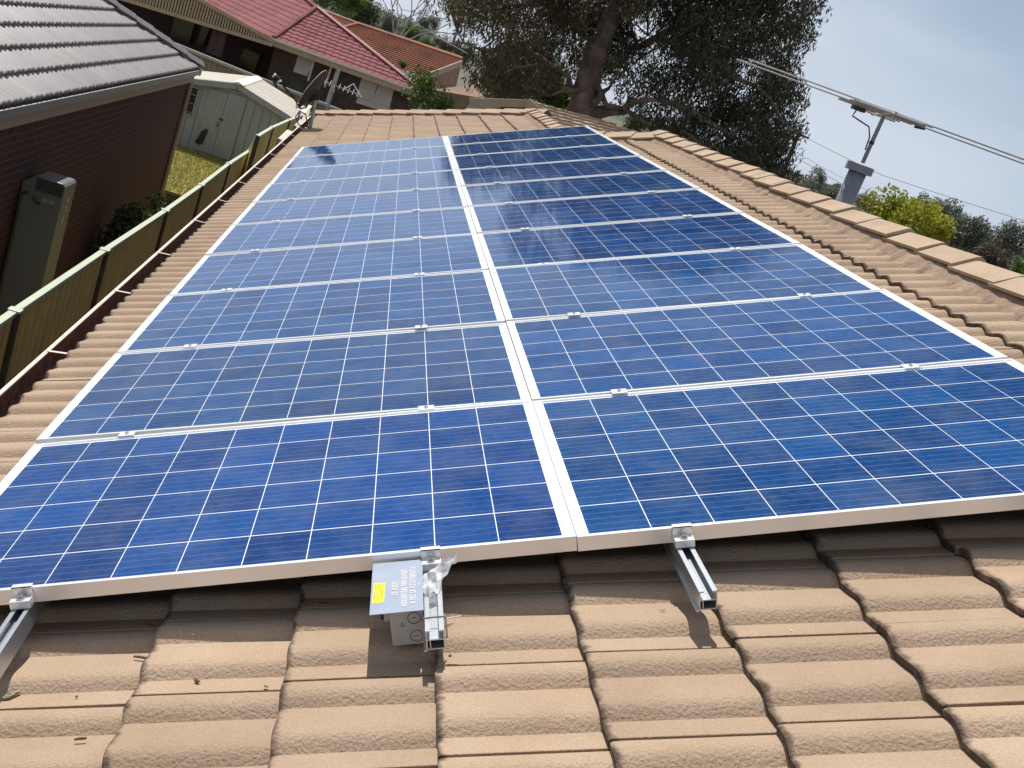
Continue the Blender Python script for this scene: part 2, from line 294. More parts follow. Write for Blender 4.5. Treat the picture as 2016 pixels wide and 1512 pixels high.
# ------------------------------------------------------------------ ground
g = MB(); g.quad((-600,-60,0), (900,-60,0), (900,2500,0), (-600,2500,0)); tag(obj('ground', g, M['soil']), kind='structure')
LZ = 0.55
g = MB(); g.box((-14, 17.9, 0.004), (-3.2, 38, LZ)); tag(obj('lawn', g, M['lawn']), kind='structure')

# ------------------------------------------------------------------ own house: tiled roof
house = empty('tiled_house'); tag(house, 'house with tan concrete tile roof carrying the solar panels', 'house')
GAUGE, COVER, X0, YL = 0.336, 0.305, -2.049, -0.297
Z0 = -0.147
PROF = [(0, .0125), (.003, .0145), (.012, .0178), (.026, .0212), (.038, .0226), (.047, .0220), (.055, .0196), (.062, .0155), (.069, .0100), (.0800, 0), (.112, .0056), (.138, .0118), (.160, .0178), (.176, .0214), (.189, .0226), (.198, .0220), (.206, .0196), (.213, .0155), (.220, .0100), (.2310, 0), (.263, .0058), (.2970, .0130), (.2985, .0122), (.2992, -.004), (.305, -.004)]
TLEN = 0.385
def tile_mesh(name, m, prof=PROF, length=TLEN, thick=0.021, drop=0.07):
    xs = [(0.0, -0.0045), (0.006, -0.0008), (0.02, 0), (length, 0)]
    n = len(prof); V = []; UV = []; Fs = []
    for x, dz in xs:
        for s, h in prof: V.append((x, -s, h + dz - x * drop)); UV.append((x / length, s / prof[-1][0]))
    for i in range(len(xs) - 1):
        for k in range(n - 1): Fs.append((i*n+k, i*n+k+1, (i+1)*n+k+1, (i+1)*n+k))
    o = len(V)
    for s, h in prof: V.append((0.0, -s, h - thick)); UV.append((0, s / prof[-1][0]))
    for k in range(n - 1): Fs.append((o+k, o+k+1, k+1, k))
    o2 = len(V)   # far side edge
    for x, dz in xs: V.append((x, 0, prof[0][1] - thick - x * drop)); UV.append((x / length, 0))
    for i in range(len(xs) - 1): Fs.append((i*n, (i+1)*n, o2+i+1, o2+i))
    me = bpy.data.meshes.new(name); me.from_pydata(V, [], Fs); me.update()
    ul = me.uv_layers.new(name='UVMap')
    for lp in me.loops: ul.data[lp.index].uv = UV[lp.vertex_index]
    for p in me.polygons: p.use_smooth = True
    bm = bmesh.new(); bm.from_mesh(me); bmesh.ops.recalc_face_normals(bm, faces=bm.faces)
    up = sum(f.normal.z * f.calc_area() for f in bm.faces)
    if up < 0: bmesh.ops.reverse_faces(bm, faces=bm.faces)
    for e in bm.edges:
        if len(e.link_faces) == 2 and e.calc_face_angle() > 0.5: e.smooth = False
    bm.to_mesh(me); bm.free(); me.materials.append(m); return me
TILE = tile_mesh('roof_tile', M['tile'])
# outline of the visible slope in the roof frame: ridge, short hip, lower ridge, long hip
XR, YR, XL2, YL2, YC = 2.37, 9.30, 1.47, 10.12, 17.0
def far_hip(x): return YC - (x - X0) * (YC - 13.75) / (XL2 - X0)
def short_hip(x): return YR + (XR - x) * (YL2 - YR) / (XR - XL2)
def y_limit(x): return far_hip(x) if x < XL2 else short_hip(x)
sheet = MB(); zz = Z0 - 0.05
sheet.quad((X0 + 0.02, -6, zz), (XR, -6, zz), (XR, YR, zz), (XL2, YL2, zz), (XL2, 13.75, zz), (X0 + 0.02, YC, zz))
slope = obj('roof_slope', sheet, M['sarking'], house, mw=ROOF)
spots = []
for k in range(13):
    for j in range(-9, 59):
        x = X0 + GAUGE * k; y = YL + COVER * j           # far lower corner of the tile
        if x > XR - 0.03: continue
        lim = max(y_limit(x), y_limit(min(x + GAUGE, XR)))
        if y - COVER > lim: continue
        covered = (x > -1.60 and x + TLEN < 1.66 and y - COVER > 0.05 and y < 9.95)
        px = []; ok = 0
        for (a, b) in ((0,0),(GAUGE,0),(GAUGE,-COVER),(0,-COVER)):
            q = pix(rw(x + a, y + b, Z0)); px.append(q)
        inview = any(-30 < q[0] < 2046 and -30 < q[1] < 1542 for q in px) and min(q[2] for q in px) > 0.2
        area = abs(sum(px[i][0] * px[(i+1) % 4][1] - px[(i+1) % 4][0] * px[i][1] for i in range(4))) / 2 if inview else 0
        if covered: area *= 0.001
        spots.append((area if inview else 0, k, j, x, y, lim))
spots.sort(key=lambda t: -t[0])
field = bmesh.new(); n_ind = 0
def cut_tile(me, x, y):
    bm = bmesh.new(); bm.from_mesh(me); g = bm.verts[:] + bm.edges[:] + bm.faces[:]
    def cut(p, q):
        p = Vector((p[0] - x, p[1] - y, 0)); q = Vector((q[0] - x, q[1] - y, 0)); d = (q - p); nrm = Vector((-d.y, d.x, 0)).normalized()
        if nrm.y < 0: nrm = -nrm
        bmesh.ops.bisect_plane(bm, geom=bm.verts[:] + bm.edges[:] + bm.faces[:], plane_co=p, plane_no=nrm, clear_outer=True)
    if x > XL2 - GAUGE * 0.5: cut((XR, YR + 0.05), (XL2, YL2 + 0.05))
    else: cut((XL2, 13.8), (X0, YC + 0.05))
    out = bpy.data.meshes.new('roof_tile'); bm.to_mesh(out); bm.free(); out.materials.append(M['tile']); return out
for area, k, j, x, y, lim in spots:
    partial = y > min(y_limit(x), y_limit(min(x + TLEN, XR)))
    me = cut_tile(TILE, x, y) if partial else TILE
    if partial and len(me.polygons) == 0: continue
    jit = Matrix.Translation((x + RNG.normal(0, 0.0022), y, Z0 + RNG.normal(0, 0.0011))) @ Matrix.Rotation(RNG.normal(0, 0.004), 4, 'Z') @ Matrix.Rotation(RNG.normal(0, 0.004), 4, 'Y')
    if area > 20 and n_ind < 300:
        o = obj('roof_tile', me, None, slope, mw=jit); n_ind += 1
    else:
        tmp = me.copy(); tmp.transform(jit); field.from_mesh(tmp); bpy.data.meshes.remove(tmp)
fm = bpy.data.meshes.new('tile_field'); field.to_mesh(fm); field.free(); fm.materials.append(M['tile'])
tf = obj('tile_field', fm, None, slope); tag(tf, kind='stuff')

# ridge and hip caps on their mortar bed
def cap_mesh():
    L = 0.42; prof = [(-.132, -.078), (-.02, -.006), (0, 0), (.02, -.006), (.132, -.078), (.124, -.092), (0, -.018), (-.124, -.092)]
    m = MB(); vs = []
    for x, dz, w in ((0, 0.012, 1.0), (0.03, 0.012, 1.0), (L, -0.004, 0.95)):
        for y, z in prof: vs.append((x, y * w, z + dz))
    n = len(prof); fs = []
    for i in range(2):
        for k in range(n): fs.append((i*n+k, i*n+(k+1) % n, (i+1)*n+(k+1) % n, (i+1)*n+k))
    fs.append(tuple(range(n))); fs.append(tuple(range(2*n, 3*n))[::-1])
    m.add(vs, fs); me = m.mesh('ridge_cap'); weld(me); me.materials.append(M['cap']); return me
CAP = cap_mesh()
def cap_run(name, p, q, step=0.388):
    """p: near/low end of the run, q: far end (world apex line); the exposed lip of each cap looks to p"""
    p = Vector(p); q = Vector(q); d = (q - p); L = d.length; d.normalize()
    side = Vector((0,0,1)).cross(d).normalized(); up = d.cross(side)
    run = empty(name); run.parent = house
    bed = MB(); n = max(8, int(L / 0.05))
    for sgn in (1, -1):
        rows = []
        for i in range(n + 1):
            c = p + d * (L * i / n)
            a = RNG.normal(0, 0.006) + 0.012 * math.sin(i * 2.09) + (0.015 if RNG.random() < 0.08 else 0)
            rows.append((c + side * sgn * 0.10 + up * -0.075, c + side * sgn * (0.128 + 0.3 * a) + up * -0.115, c + side * sgn * (0.182 + a) + up * (-0.196 - a * 0.3)))
        for i in range(n):
            for t in range(2): bed.quad(rows[i][t], rows[i+1][t], rows[i+1][t+1], rows[i][t+1])
    b = obj('bedding', weld(bed.mesh('bedding')), M['mortar'], run)
    R3 = Matrix((d, side, up)).transposed().to_4x4()
    for i in range(int(L / step) + 1):
        c = p + d * (i * step)
        obj('ridge_cap', CAP, None, run, mw=Matrix.Translation(c + up * RNG.normal(0, 0.003) + side * RNG.normal(0, 0.004) + d * RNG.normal(0, 0.006)) @ R3 @ Matrix.Rotation(RNG.normal(0, 0.014), 4, 'Z') @ Matrix.Rotation(RNG.normal(0, 0.006), 4, 'X'))
    return run
AZ = -0.064
apex = lambda x, y: rw(x, y, AZ)
cap_run('main_ridge', apex(2.415, -3.2), apex(2.415, YR))
cap_run('short_hip', apex(2.415, YR), apex(1.49, 10.15))
cap_run('lower_ridge', apex(1.48, 10.1), apex(1.48, 13.7))
cap_run('far_hip', apex(-2.1, 17.02), apex(1.46, 13.78))
# the slopes that fall away on the other side
rp = rw(2.415, 0, AZ - 0.03); lp = rw(1.48, 0, AZ - 0.03); tn = math.tan(PITCH)
back = MB()
back.quad((rp[0], -6, rp[2]), (rp[0] + 4.6, -6, rp[2] - 4.6 * tn), (rp[0] + 4.6, YR + 4.6, rp[2] - 4.6 * tn), (rp[0], YR, rp[2]))
back.quad((rp[0], YR, rp[2]), (rp[0] + 4.6, YR + 4.6, rp[2] - 4.6 * tn), (lp[0] - .1, YR + 4.6, rp[2] - 4.6 * tn), (lp[0], YL2 + 0.03, lp[2] - 0.02))
obj('rear_slope', back, M['tile'], house)
back = MB(); c0 = rw(-2.05, 17.0, AZ - 0.05)
back.quad((lp[0], YL2, lp[2]), (lp[0] + 3.2, YL2, lp[2] - 3.2 * tn), (lp[0] + 3.2, 13.75 + 3.2, lp[2] - 3.2 * tn), (lp[0], 13.75, lp[2]))
back.quad((lp[0], 13.75, lp[2]), (lp[0] + 3.2, 16.95, lp[2] - 3.2 * tn), (c0[0], c0[1], c0[2]))
obj('lower_rear_slope', back, M['tile'], house)
# gutter, straps, fascia, wall
lip = rw(-2.168, 0, -0.142); gx, gz = lip[0], lip[2]
gm = MB(); G0, G1 = -6.0, 17.02
gprof = [(0, 0), (0.004, -0.09), (0.012, -0.1), (0.125, -0.1), (0.125, -0.02), (0.121, -0.02), (0.121, -0.096), (0.014, -0.096), (0.008, -0.088), (0.006, -0.004)]
gm.prism(gprof, (gx, G0, gz), (gx, G1, gz), (1, 0, 0), (0, 0, 1))
gutter = obj('gutter', gm, M['gutterin'], house)
lipm = MB(); lipm.box((gx - 0.012, G0, gz - 0.003), (gx + 0.008, G1, gz + 0.009)); bevel(obj('gutter_lip', lipm, M['cream'], gutter), 0.004)
for y in (1.35, 2.64, 3.86, 4.97, 6.25, 7.33, 8.5, 9.65, 11.0, 12.2, 13.4, 14.6, 15.8):
    s = MB(); s.bar((gx - 0.004, y - 0.02, gz + 0.011), (gx + 0.105, y + 0.05, gz + 0.004), 0.018, 0.003); obj('gutter_strap', s, M['cream'], gutter)
fa = MB(); fa.box((gx + 0.13, G0, gz - 0.2), (gx + 0.15, G1, gz - 0.02)); obj('fascia', fa, M['nbtrim'], house)
wa = MB(); wa.box((gx + 0.45, G0, 0.0), (gx + 8.4, 16.4, gz - 0.19)); obj('wall', wa, M['brownbrick'], house)

# ------------------------------------------------------------------ solar panels
PL, PW_, ROWP = 1.652, 0.992, 1.012
def uv_quads(name, rects, z, m):
    me = bpy.data.meshes.new(name); V = []; Fs = []
    for (a, b, c, d) in rects: o = len(V); V += [(a, c, z), (b, c, z), (b, d, z), (a, d, z)]; Fs.append((o, o+1, o+2, o+3))
    me.from_pydata(V, [], Fs); me.update(); ul = me.uv_layers.new(name='UVMap')
    at_ = me.attributes.new('cellid', 'FLOAT', 'FACE')
    for i, p in enumerate(me.polygons):
        at_.data[i].value = i * 0.37
        for t, li in enumerate(p.loop_indices): ul.data[li].uv = ((0,0),(1,0),(1,1),(0,1))[t]
    me.materials.append(m); return me
fm = MB(); w = 0.0115; hh = 0.040
fm.box((0, 0, -hh), (PL, w, 0)); fm.box((0, PW_ - w, -hh), (PL, PW_, 0)); fm.box((0, w, -hh), (w, PW_ - w, -0.0003)); fm.box((PL - w, w, -hh), (PL, PW_ - w, -0.0003))
FRAME = fm.mesh('frame'); FRAME.materials.append(M['frame'])
BACK = uv_quads('backsheet', [(w, PL - w, w, PW_ - w)], -0.0050, M['backsheet'])
BLOCKER = uv_quads('bounce_blocker', [(w, PL - w, w, PW_ - w)], -0.0068, M['black'])  # unseen black sheet added under the backsheet to darken the shade below
GLASS = uv_quads('glass', [(w, PL - w, w, PW_ - w)], -0.0022, M['glass'])
CS, CG, CSY, CGY = 0.1566, 0.0024, 0.1548, 0.0044
cx0 = (PL - 10 * CS - 9 * CG) / 2; cy0 = (PW_ - 6 * CSY - 5 * CGY) / 2
CELLS = [(cx0 + a * (CS + CG), cx0 + a * (CS + CG) + CS, cy0 + b * (CSY + CGY), cy0 + b * (CSY + CGY) + CSY) for b in range(6) for a in range(10)]
ONE = uv_quads('solar_cell', [(-CS/2, CS/2, -CSY/2, CSY/2)], -0.0046, M['cell'])
GRID = uv_quads('cell_grid', CELLS, -0.0046, M['cell'])
rb = []
for xx in (cx0 - 0.0085, PL - cx0 + 0.0045):
    for b in range(6):
        y0 = cy0 + b * (CSY + CGY)
        for t in range(9):
            if (b * 9 + t) % 5 == 4 or RNG.random() < 0.12: continue
            rb.append((xx, xx + 0.004, y0 + 0.006 + t * 0.0165, y0 + 0.006 + t * 0.0165 + 0.012))
RIB = uv_quads('bus_ribbon', rb, -0.0046, M['ribbon'])
ORD = ['front', 'second', 'third', 'fourth', 'fifth', 'sixth', 'seventh', 'eighth', 'ninth', 'farthest']
tilts = {(1, 2): (0.008, 0.004), (0, 1): (-0.004, 0.006), (1, 3): (-0.005, 0.0), (0, 2): (0.003, 0.002), (1, 0): (0.002, -0.003), (0, 0): (0.003, -0.003)}
for r in range(10):
    for c in range(2):
        x = -1.6535 if c == 0 else 0.0015
        tx, ty = tilts.get((c, r), (RNG.normal(0, 0.0016), RNG.normal(0, 0.0016)))
        mw = ROOF @ Matrix.Translation((x + PL/2, r * ROWP + PW_/2 + (0.004 if c else 0), 0.0)) @ Matrix.Rotation(tx, 4, 'X') @ Matrix.Rotation(ty, 4, 'Y') @ Matrix.Translation((-PL/2, -PW_/2, 0))
        e = empty('solar_panel', mw=mw)
        tag(e, f"blue solar panel in the {'gutter-side left' if c == 0 else 'ridge-side right'} column, {ORD[r]} row" + (' from the camera' if 0 < r < 9 else ' of the array'), 'solar panel', 'solar panels on the tan roof')
        obj('frame', FRAME, None, e); obj('backsheet', BACK, None, e); obj('bus_ribbon', RIB, None, e); obj('bounce_blocker', BLOCKER, None, e)
        tone = {(0, 1): (1.25, 0.95, 0.86), (1, 2): (1.0, 1.1, 1.0)}.get((c, r), tuple(1 + RNG.normal(0, sd) for sd in (0.05, 0.05, 0.06)))
        if r < 5:
            for (a, b, p, q) in CELLS: obj('solar_cell', ONE, None, e, mw=Matrix.Translation(((a+b)/2, (p+q)/2, 0))).color = (*tone, 1)
        else: obj('cell_grid', GRID, None, e).color = (*tone, 1)
        obj('glass', GLASS, None, e)

# ------------------------------------------------------------------ rails and clamps
RT, RB = -0.0405, -0.0885
def rail_mesh(y0, y1):
    m = MB(); t = 0.003; W = 0.021
    m.box((-W, y0, RB), (-W + t, y1, RT)); m.box((W - t, y0, RB), (W, y1, RT))
    m.box((-W + t, y0, RB), (W - t, y1, RB + t)); m.box((-W + t, y0, -0.0655), (W - t, y1, -0.0655 + t))
    m.box((-W + t, y0, RT - 0.004), (-0.010, y1, RT - 0.0005)); m.box((0.010, y0, RT - 0.004), (W - t, y1, RT - 0.0005))
    m.box((-0.013, y0 + .001, RB + t), (-0.0105, y1 - .001, -0.0657)); m.box((-W - 0.006, y0, RB - 0.004), (-W + 0.001, y1, RB + 0.001))
    return m
mid = MB(); mid.box((-0.026, -0.021, 0.0012), (0.026, 0.021, 0.0052)); mid.box((-0.026, -0.0075, -0.036), (-0.018, 0.0075, 0.0012)); mid.box((0.018, -0.0075, -0.036), (0.026, 0.0075, 0.0012))
MID = mid.mesh('clamp'); MID.materials.append(M['frame'])
bo = MB(); bo.tube([(0,0,0.0052), (0,0,0.010)], 0.0065, 10); BOLT = bo.mesh('bolt'); BOLT.materials.append(M['steel'])
en = MB(); en.box((-0.024, -0.006, -0.0395), (0.024, -0.0012, 0.0042)); en.box((-0.024, -0.006, 0.0014), (0.024, 0.009, 0.0046)); en.box((-0.024, -0.034, -0.0395), (0.024, -0.0062, -0.0200))
END = en.mesh('end_clamp'); END.materials.append(M['frame'])
eb = MB(); eb.tube([(0, -0.0185, -0.0200), (0, -0.0185, -0.0155)], 0.011, 14); eb.tube([(0, -0.0185, -0.0155), (0, -0.0185, -0.006)], 0.0068, 10); eb.tube([(0, -0.0185, -0.006), (0, -0.0185, -0.001)], 0.0045, 8)
EBOLT = eb.mesh('bolt'); EBOLT.materials.append(M['steel'])
rails = [(-1.352, -1.350, -0.25, 'outermost mounting rail at the gutter side, its open end at the left picture edge'), (-0.362, -0.362, -0.298, 'mounting rail whose open end carries the grey isolator box'),
         (0.29, 0.262, -0.242, 'mounting rail with a bare open end over the tiles, right of the isolator box'), (1.302, 1.302, -0.29, 'mounting rail nearest the ridge, seen only by its clamps')]
for ri, (xr, xe, ye, lab) in enumerate(rails):
    e = empty('mounting_rail', mw=ROOF @ Matrix.Translation((xr, 0, 0))); tag(e, lab, 'rail', 'aluminium mounting rails')
    obj('extrusion', rail_mesh(ye, 10.25), M['alu'], e, mw=Matrix.Translation((xe - xr, 0, 0)))
    for r in range(1, 10):
        o = obj('clamp', MID, None, e, mw=Matrix.Translation((RNG.normal(0, .004), r * ROWP - 0.010, 0))); obj('bolt', BOLT, None, o)
    for yy, rot in ((0, 0), (10 * ROWP - 0.02 + 0.004, math.pi)):
        o = obj('end_clamp', END, None, e, mw=Matrix.Translation((xe - xr, yy, 0)) @ Matrix.Rotation(rot, 4, 'Z')); obj('bolt', EBOLT, None, o)
    for y in (0.55, 1.9, 3.4, 5.0, 6.6, 8.2, 9.7):     # feet that hook under the tiles
        f = MB(); f.box((0.022, y - 0.02, -0.165), (0.027, y + 0.02, -0.05)); f.box((0.027, y - 0.02, -0.165), (0.12, y + 0.02, -0.160)); obj('roof_hook', f, M['galv'], e, mw=Matrix.Translation((xe - xr, 0, 0)))

# ------------------------------------------------------------------ isolator box with its shroud
iso = empty('isolator_box', mw=ROOF @ Matrix.Translation((-0.424, -0.11, -0.108)))
tag(iso, 'grey electrical isolator box under a shiny plate with a yellow sticker', 'electrical box')
def IL(x, y, z): return (x + 0.424, y + 0.11, z + 0.108)
b = MB(); b.box(IL(-0.463, -0.212, -0.1265), IL(-0.3855, -0.035, -0.030)); bevel(obj('enclosure', b, M['boxgrey'], iso), 0.004, 3)
b = MB(); b.box(IL(-0.5045, -0.244, -0.0205), IL(-0.3835, -0.0085, -0.0190)); obj('shroud_plate', b, M['plategrey'], iso)
for (zx, xx) in ((-0.056, -0.408), (-0.103, -0.406)):
    k = MB(); pts = [IL(xx + 0.0145 * math.cos(a), -0.2128, zx + 0.0145 * math.sin(a)) for a in np.linspace(0, 2 * math.pi, 25)]
    k.tube(pts, 0.0009, 5, False); ko = obj('knockout', k, M['boxdark'], iso)
    k = MB(); k.box(IL(xx - 0.005, -0.2132, zx - 0.0008), IL(xx + 0.005, -0.2122, zx + 0.0008)); obj('slot', k, M['boxdark'], ko)
k = MB(); pts = [IL(-0.436 + 0.004 * math.cos(a), -0.2128, -0.072 + 0.004 * math.sin(a)) for a in np.linspace(0, 2 * math.pi, 13)]; k.tube(pts, 0.0006, 4, False); obj('screw_mark', k, M['boxdark'], iso)
k = MB(); k.tube([IL(-0.463, -0.165, -0.062), IL(-0.478, -0.165, -0.062)], 0.022, 20); kb = obj('knob', k, M['boxgrey'], iso)
k = MB(); k.tube([IL(-0.478, -0.165, -0.062), IL(-0.486, -0.165, -0.062)], 0.017, 18); obj('knob_face', k, M['black'], kb)
b = MB(); b.add([IL(-0.4985, -0.106, -0.0187), IL(-0.4725, -0.106, -0.0187), IL(-0.4735, -0.193, -0.0187), IL(-0.5005, -0.196, -0.0187)], [(3,2,1,0)]); lab = obj('warning_sticker', b, M['yellow'], iso)
b = MB()
for (x0, x1, y0, y1) in ((-.4955, -.4942, -.128, -.113), (-.4955, -.4765, -.1145, -.1132), (-.4955, -.4765, -.128, -.1268), (-.489, -.487, -.124, -.117), (-.483, -.4815, -.124, -.117), (-.496, -.4940, -.178, -.145), (-.489, -.4872, -.182, -.140), (-.481, -.4792, -.176, -.138)):
    b.box(IL(x0, y0, -0.0186), IL(x1, y1, -0.0184))
obj('sticker_print', b, M['boxdark'], lab)
# raised white lettering in three lines across the plate, too small in the photograph to read letter by letter
b = MB()
for (xc, y0, y1) in ((-0.4075, -0.215, -0.045), (-0.4275, -0.222, -0.055), (-0.4495, -0.168, -0.105)):
    y = y0
    while y < y1:
        wd = RNG.uniform(0.004, 0.0075); hgt = 0.0068
        if RNG.random() < 0.12: y += wd; continue
        b.box(IL(xc - hgt, y, -0.0189), IL(xc - hgt + 0.0024, y + wd * 0.8, -0.0182)); b.box(IL(xc - hgt, y, -0.0189), IL(xc + hgt, y + 0.0021, -0.0181))
        if RNG.random() < 0.6: b.box(IL(xc + hgt - 0.0024, y, -0.0189), IL(xc + hgt, y + wd * 0.8, -0.0182))
        if RNG.random() < 0.5: b.box(IL(xc - 0.001, y, -0.0189), IL(xc + 0.001, y + wd * 0.7, -0.01815))
        if RNG.random() < 0.4: b.box(IL(xc - hgt, y + wd * 0.8 - 0.0015, -0.0189), IL(xc + hgt, y + wd * 0.8, -0.01805))
        y += wd + 0.0015
obj('plate_lettering', b, M['print'], iso)
# cable tie round the rail end, clear plastic wrapper caught on the rail
tie = MB()
for (p, q) in (((-.0255, RT + .001), (.0255, RT + .001)), ((-.0255, RB - .006), (.0255, RB - .006)), ((-.0255, RB - .006), (-.0255, RT + .001)), ((.0255, RB - .006), (.0255, RT + .001))):
    tie.bar((p[0], -0.245, p[1]), (q[0], -0.245, q[1]), 0.004, 0.0014, (0,1,0))
tie.bar((0.02, -0.245, -0.046), (0.062, -0.248, -0.041), 0.004, 0.0016); tie.box((-0.030, -0.25, -0.052), (-0.024, -0.24, -0.044))
o = obj('cable_tie', tie, M['galv'], mw=ROOF @ Matrix.Translation((-0.362, 0, 0))); tag(o, 'thin cable tie round the rail end beside the isolator box', 'cable tie')
bm = bmesh.new(); bmesh.ops.create_grid(bm, x_segments=16, y_segments=16, size=0.5)
for v in bm.verts:
    u, w_ = v.co.x, v.co.y; t = w_ + 0.5
    cx_ = -0.008 + 0.075 * t * t - 0.01 * t; hw = 0.018 + 0.012 * math.sin(t * 3) + 0.012 * t
    v.co = Vector((cx_ + u * hw * 2 * (1 - 0.55 * t ** 3) , -0.15 + 0.105 * t + 0.02 * u * t, -0.028 + 0.03 * t + 0.006 * math.sin(u * 11 + t * 5) + 0.005 * math.sin(t * 17 + u * 6) - 0.02 * u * u))
me = bpy.data.meshes.new('plastic_wrapper'); bm.to_mesh(me); bm.free()
o = obj('plastic_wrapper', me, M['film'], smooth=True, mw=ROOF @ Matrix.Translation((-0.362, 0, 0))); tag(o, 'crumpled clear plastic wrapper caught on the rail beside the isolator', 'wrapper')

# ------------------------------------------------------------------ loose bits lying on the near tiles
def surf_z(x, y):
    k = math.floor((x - X0) / GAUGE); dx = x - X0 - k * GAUGE; s = (YL - y) % COVER
    return Z0 - dx * 0.07 + float(np.interp(s, [p[0] for p in PROF], [p[1] for p in PROF]))
def on_tile(u, v):
    p = PR(u, v, Z0 + 0.005)
    for _ in range(2): p = PR(u, v, 0.5 * (p[2] + surf_z(p[0], p[1])))
    return p
twigs = [((264, 1295), (293, 1299), 0.0030, 'brown twig lying by the course joint below the left rail', 'twig'), ((147, 1459), (171, 1456), 0.0030, 'short dark twig on the lowest tiles near the left corner', 'twig'),
         ((284, 1229), (303, 1233), 0.0024, 'thin pale twig in the shade under the left front panel', 'twig'), ((625, 1188), (648, 1187), 0.0020, 'thin straw in the shade left of the isolator box', 'twig')]
for (a, b_, r, lb, ct) in twigs:
    p = on_tile(*a); q = PR(b_[0], b_[1], p[2]); m = MB(); p = Vector(p); q = Vector(q); up = Vector((0,0,r * 1.2))
    m.tube([p + up, p.lerp(q, .35) + up * 1.3, p.lerp(q, .7) + up * 1.1, q + up], [r * .8, r, r * 1.05, r * .7], 7)
    tag(obj('twig', m, M['twig'], mw=ROOF), lb, ct, 'loose bits on the near tiles')
def chip(u, v, size, seed, m, lb, name):
    p = on_tile(u, v); r = np.random.default_rng(seed); bm = bmesh.new(); bmesh.ops.create_icosphere(bm, subdivisions=2, radius=1)
    for q in bm.verts:
        k = 1 + r.normal(0, 0.16); q.co = Vector((q.co.x * size[0] * k, q.co.y * size[1] * k, max(q.co.z, -0.5) * size[2] * k))
    me = bpy.data.meshes.new(name); bm.to_mesh(me); bm.free()
    o = obj(name, me, m, mw=ROOF @ Matrix.Translation((p[0], p[1], p[2] + size[2] * 0.5)) @ Matrix.Rotation(r.uniform(0, 3), 4, 'Z')); tag(o, lb, 'debris', 'loose bits on the near tiles')
chip(22, 1372, (0.020, 0.009, 0.0075), 1, M['chip'], 'large pale tile chip below the left rail end', 'tile_chip')
chip(388, 1342, (0.009, 0.004, 0.003), 2, M['twig'], 'dark crumb of bark left of the isolator box', 'bark_crumb')
chip(524, 1352, (0.007, 0.003, 0.003), 3, M['chip'], 'small grey-brown crumb beside the course joint left of the box shadow', 'stone_crumb')
chip(151, 1372, (0.0032, 0.0030, 0.002), 4, M['twig'], 'tiny dark crumb right of the large tile chip', 'stone_crumb')
chip(886, 1291, (0.0045, 0.003, 0.002), 5, M['twig'], 'tiny reddish chip just right of the rail end with the isolator', 'stone_crumb')
chip(1558, 1242, (0.0025, 0.0025, 0.002), 6, M['print'], 'tiny white fleck on the tile right of the bare rail', 'stone_crumb')
chip(1304, 1201, (0.008, 0.003, 0.002), 8, M['chip'], 'pale fleck on the tile left of the bare rail', 'stone_crumb')
chip(381, 1249, (0.0025, 0.0025, 0.002), 9, M['print'], 'tiny white fleck near the panel shadow on the left', 'stone_crumb')

# ------------------------------------------------------------------ boundary fence
fence = empty('metal_fence', (-2.95, 5.0, 0)); tag(fence, 'olive ribbed sheet-metal fence with pale capping along the gutter side', 'fence')
FX = -2.95
fp = [(FX, 0.9, 1.93), (FX, 3.25, 1.90), (FX, 5.66, 1.87), (FX, 8.19, 1.82), (FX, 11.0, 1.745), (FX, 13.42, 1.72), (FX, 15.89, 1.73), (FX, 18.47, 1.67)]
p2 = [PZ(507, 269, 2.12), PZ(535, 252, 2.12), PZ(568, 237.5, 2.12), PZ(592, 228, 2.12)]
fp2 = [tuple(p) for p in p2]
fp += fp2
def F_local(p): return (p[0] - FX, p[1] - 5.0, p[2])
for i in range(len(fp) - 1):
    a = Vector(F_local(fp[i])); b = Vector(F_local(fp[i + 1])); d = (b - a); L = Vector((d.x, d.y, 0)).length; n = 13
    side = Vector((d.y, -d.x, 0)).normalized()
    m = MB(); prev = None; pitch = L / n
    prof = [(0, 0), (.34, 0), (.40, .05), (.64, .05), (.70, 0), (1, 0)]
    for k in range(n):
        for (t, h) in prof:
            q = a + d * ((k + t) / n) + side * (h - .03)
            if prev is not None and (q - prev).length > 1e-5: m.quad((prev.x, prev.y, 0.03), (q.x, q.y, 0.03), (q.x, q.y, q.z - 0.03), (prev.x, prev.y, prev.z - 0.03))
            prev = q
    obj('fence_panel', m, M['fencesheet'], fence)
    m = MB(); m.bar(a + d.normalized() * 0.03, b - d.normalized() * 0.03, 0.062, 0.045); bevel(obj('top_rail', m, M['fencecap'], fence), 0.006)
for i, p in enumerate(fp):
    q = F_local(p); m = MB(); m.box((q[0] - 0.03, q[1] - 0.032, 0), (q[0] + 0.045, q[1] + 0.032, q[2] + 0.012)); po = obj('post', m, M['timber'], fence)  # posts coloured dark to stand in for the shadow gaps between panels
    m = MB(); m.box((q[0] - 0.042, q[1] - 0.042, q[2] + 0.012), (q[0] + 0.055, q[1] + 0.042, q[2] + 0.034)); bevel(obj('post_cap', m, M['fencecap'], po), 0.005)

